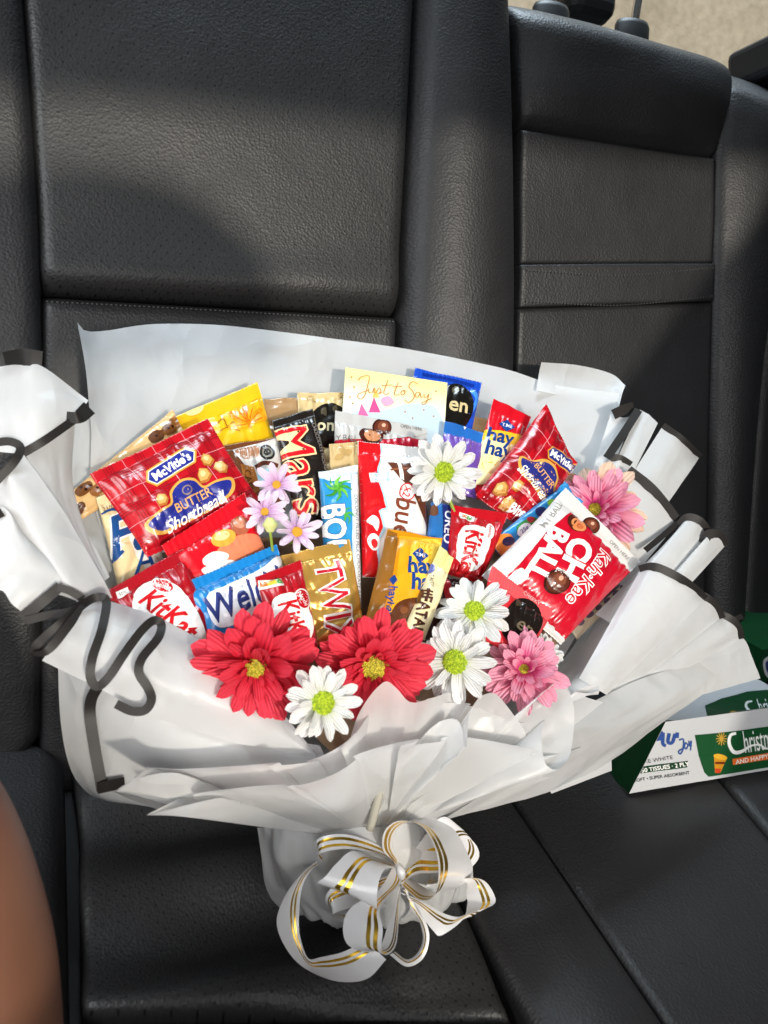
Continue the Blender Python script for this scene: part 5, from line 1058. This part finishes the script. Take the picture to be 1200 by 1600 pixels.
# front face leans a little: the left edge runs from the low corner to the upper corner seen in the photo
dep0 = np.cross(CUSH_N, e1); dep0 = dep0 if dep0 @ AX[2] > 0 else -dep0
upl = on_face(1040, 1128, p0, dep0 * math.cos(R_(12)) - CUSH_N * math.sin(R_(12))) - p0
HB = np.linalg.norm(upl); upv = upl / HB
upv = upv - e1 * (upv @ e1) * 0.0
z3 = lambda x, y: (940 + x / 4.615, 960 + y / 4.615)
zz = lambda pts: [z3(*p) for p in pts]
fr = [PG(zz([(655, 870), (900, 845), (1250, 800), (1800, 730), (1800, 1010), (1250, 1095), (750, 1172), (720, 1140), (680, 1020)]), '#114a26', 1),
      ST(zz([(335, 975), (380, 900), (400, 850), (430, 850), (410, 900)]), (5, 6, 4), '#2c4a8c', 1.5, kind='t'), ST(zz([(385, 905), (425, 895)]), 4, '#2c4a8c', 1.6, kind='t'), ST(zz([(440, 850), (435, 930), (455, 945)]), 5, '#2c4a8c', 1.5, kind='t'),
      ST(zz([(480, 855), (470, 920), (500, 920), (520, 860)]), 5, '#2c4a8c', 1.5, kind='t'), ST(zz([(535, 850), (532, 890)]), 5, '#2c4a8c', 1.5, kind='t'),
      ST(zz([(545, 905), (575, 900), (570, 970), (550, 1005), (540, 985), (580, 960)]), 2.2, '#33508f', 1.5, kind='t'), ST(zz([(580, 950), (590, 925), (605, 945), (590, 970), (580, 950)]), 2, '#33508f', 1.5, kind='t'), ST(zz([(612, 910), (618, 950), (630, 910), (622, 980)]), 2, '#33508f', 1.5, kind='t'),
      T('PURE WHITE', *z3(375, 1048), 8.4, -9, '#4a4d50', 0, 0, 1.15, 1.5), PG(zz([(285, 1095), (605, 1055), (598, 1102), (272, 1145)]), '#123a22', 1.2), T('150 TISSUES · 2 PLY', *z3(440, 1100), 9, -8.5, '#f2f2f0', .02, 0, 1, 2), T('SOFT • SUPER ABSORBENT', *z3(424, 1168), 7, -8.5, '#3f4245', .01, 0, 1, 1.5),
      T('hristmas', *z3(1140, 898), 50, -9, '#f1f1ee', 0.0, 0, .36, 2), ST(zz([(945, 855), (905, 870), (895, 930), (930, 990), (990, 985), (1060, 945), (1130, 940), (1180, 965), (1300, 930)]), (4, 5, 6, 5, 3, 3, 3, 3), '#f1f1ee', 2, kind='t'),
      PG(zz([(922, 1040), (1500, 950), (1500, 1000), (926, 1085)]), '#e06a25', 1.6), T('AND HAPPY NEW YEAR', *z3(1190, 1022), 10, -9.5, '#f4ece2', .02, 0, 1, 2.2),
      PG(zz([(785, 1010), (880, 1035), (835, 1140), (795, 1140)]), '#c98a1e', 1.6), EL(*z3(832, 1025), 11, 4.2, '#e0a92e', 12, 2), PG(zz([(795, 1060), (868, 1062), (862, 1078), (794, 1078)]), '#6a2d10', 2), PG(zz([(792, 1110), (840, 1112), (832, 1142), (800, 1144)]), '#c8401e', 2),
      ] + [ST([z3(840, 895), z3(840 + 40 * math.cos(a), 895 + 48 * math.sin(a))], 1.3, '#c79a3a', 1.6) for a in [k * math.pi / 6 for k in range(12)]]
tp = [PG(zz([(740, 640), (860, 590), (1050, 548), (1800, 540), (1800, 800), (1300, 845), (800, 850), (770, 790), (745, 720)]), '#0f4123', 1), EL(*z3(945, 728), 10, 6.4, '#8a6a2a', 25, 1.5), EL(*z3(940, 722), 6, 4, '#c7a45a', 25, 2),
      T('hristmas', *z3(1230, 655), 40, -6, '#dfe3df', 0, 0, .36, 2), ST(zz([(1080, 620), (1040, 630), (1030, 670), (1060, 712), (1110, 722), (1180, 700)]), (3, 4, 5, 4, 3), '#dfe3df', 2, kind='t'), PG(zz([(1130, 742), (1500, 690), (1500, 722), (1134, 765)]), '#d8652a', 1.6), PG(zz([(455, 765), (560, 770), (606, 815), (450, 790)]), '#2b3a33', 1.4), T('150 TISSUES', *z3(530, 790), 6, 10, '#dfe3df', 0, 0, 1, 2)]
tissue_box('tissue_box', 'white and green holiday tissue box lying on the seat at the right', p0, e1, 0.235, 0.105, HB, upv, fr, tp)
p2 = on_cush(1170, 1075, 0.014)
tissue_box('tissue_box', 'green tissue box end behind the other one at the right edge', p2, (e1 * .96 + Nx * .28) / np.linalg.norm(e1 * .96 + Nx * .28), 0.23, 0.10, 0.075, CUSH_N,
           [PG([(1165, 1000), (1300, 980), (1300, 1100), (1165, 1100)], '#0f4123', 1), EL(1176, 1010, 6, 5, '#c8401e', 0, 2), SM([(1192, 1030), (1215, 1025), (1220, 1060), (1196, 1058)], '#dfe3ea', 2), SM([(1195, 1034), (1215, 1030), (1218, 1055), (1199, 1054)], '#2f3f86', 2.5)], green=True)

# ------------------------------------------------------------------ the leg of the person beside the camera
def skinfn(nt, b):
    t = nt.nodes.new('ShaderNodeTexCoord'); nz = nt.nodes.new('ShaderNodeTexNoise'); nz.inputs['Scale'].default_value = 9; nz.inputs['Detail'].default_value = 3; nt.links.new(t.outputs['Object'], nz.inputs['Vector'])
    cr = nt.nodes.new('ShaderNodeValToRGB'); e = cr.color_ramp.elements; e[0].position = .3; e[0].color = (0.20, 0.088, 0.052, 1); e[1].position = .7; e[1].color = (0.26, 0.118, 0.072, 1)
    nt.links.new(nz.outputs[0], cr.inputs[0]); nt.links.new(cr.outputs[0], b.inputs['Base Color'])
    b.inputs['Subsurface Weight'].default_value = 0.15; b.inputs['Subsurface Radius'].default_value = (0.012, 0.004, 0.002)
SKIN = mat('skin', (0.33, 0.14, 0.075), 0.48, fn=skinfn, bump=(420, .12, .0006))
def pd(px, py, d): return CAM + ray(px, py) * d
leg = tube('person', [pd(-480, 960, .50), pd(-330, 1130, .46), pd(-200, 1300, .43), pd(-135, 1450, .42), pd(-104, 1620, .42), pd(-100, 1900, .44), pd(-160, 2300, .50)],
           [.058, .062, .066, .066, .066, .062, .052], SKIN, None, 40, 80)
tag(leg, 'bare brown knee and leg of a seated person at the lower left edge', 'person')
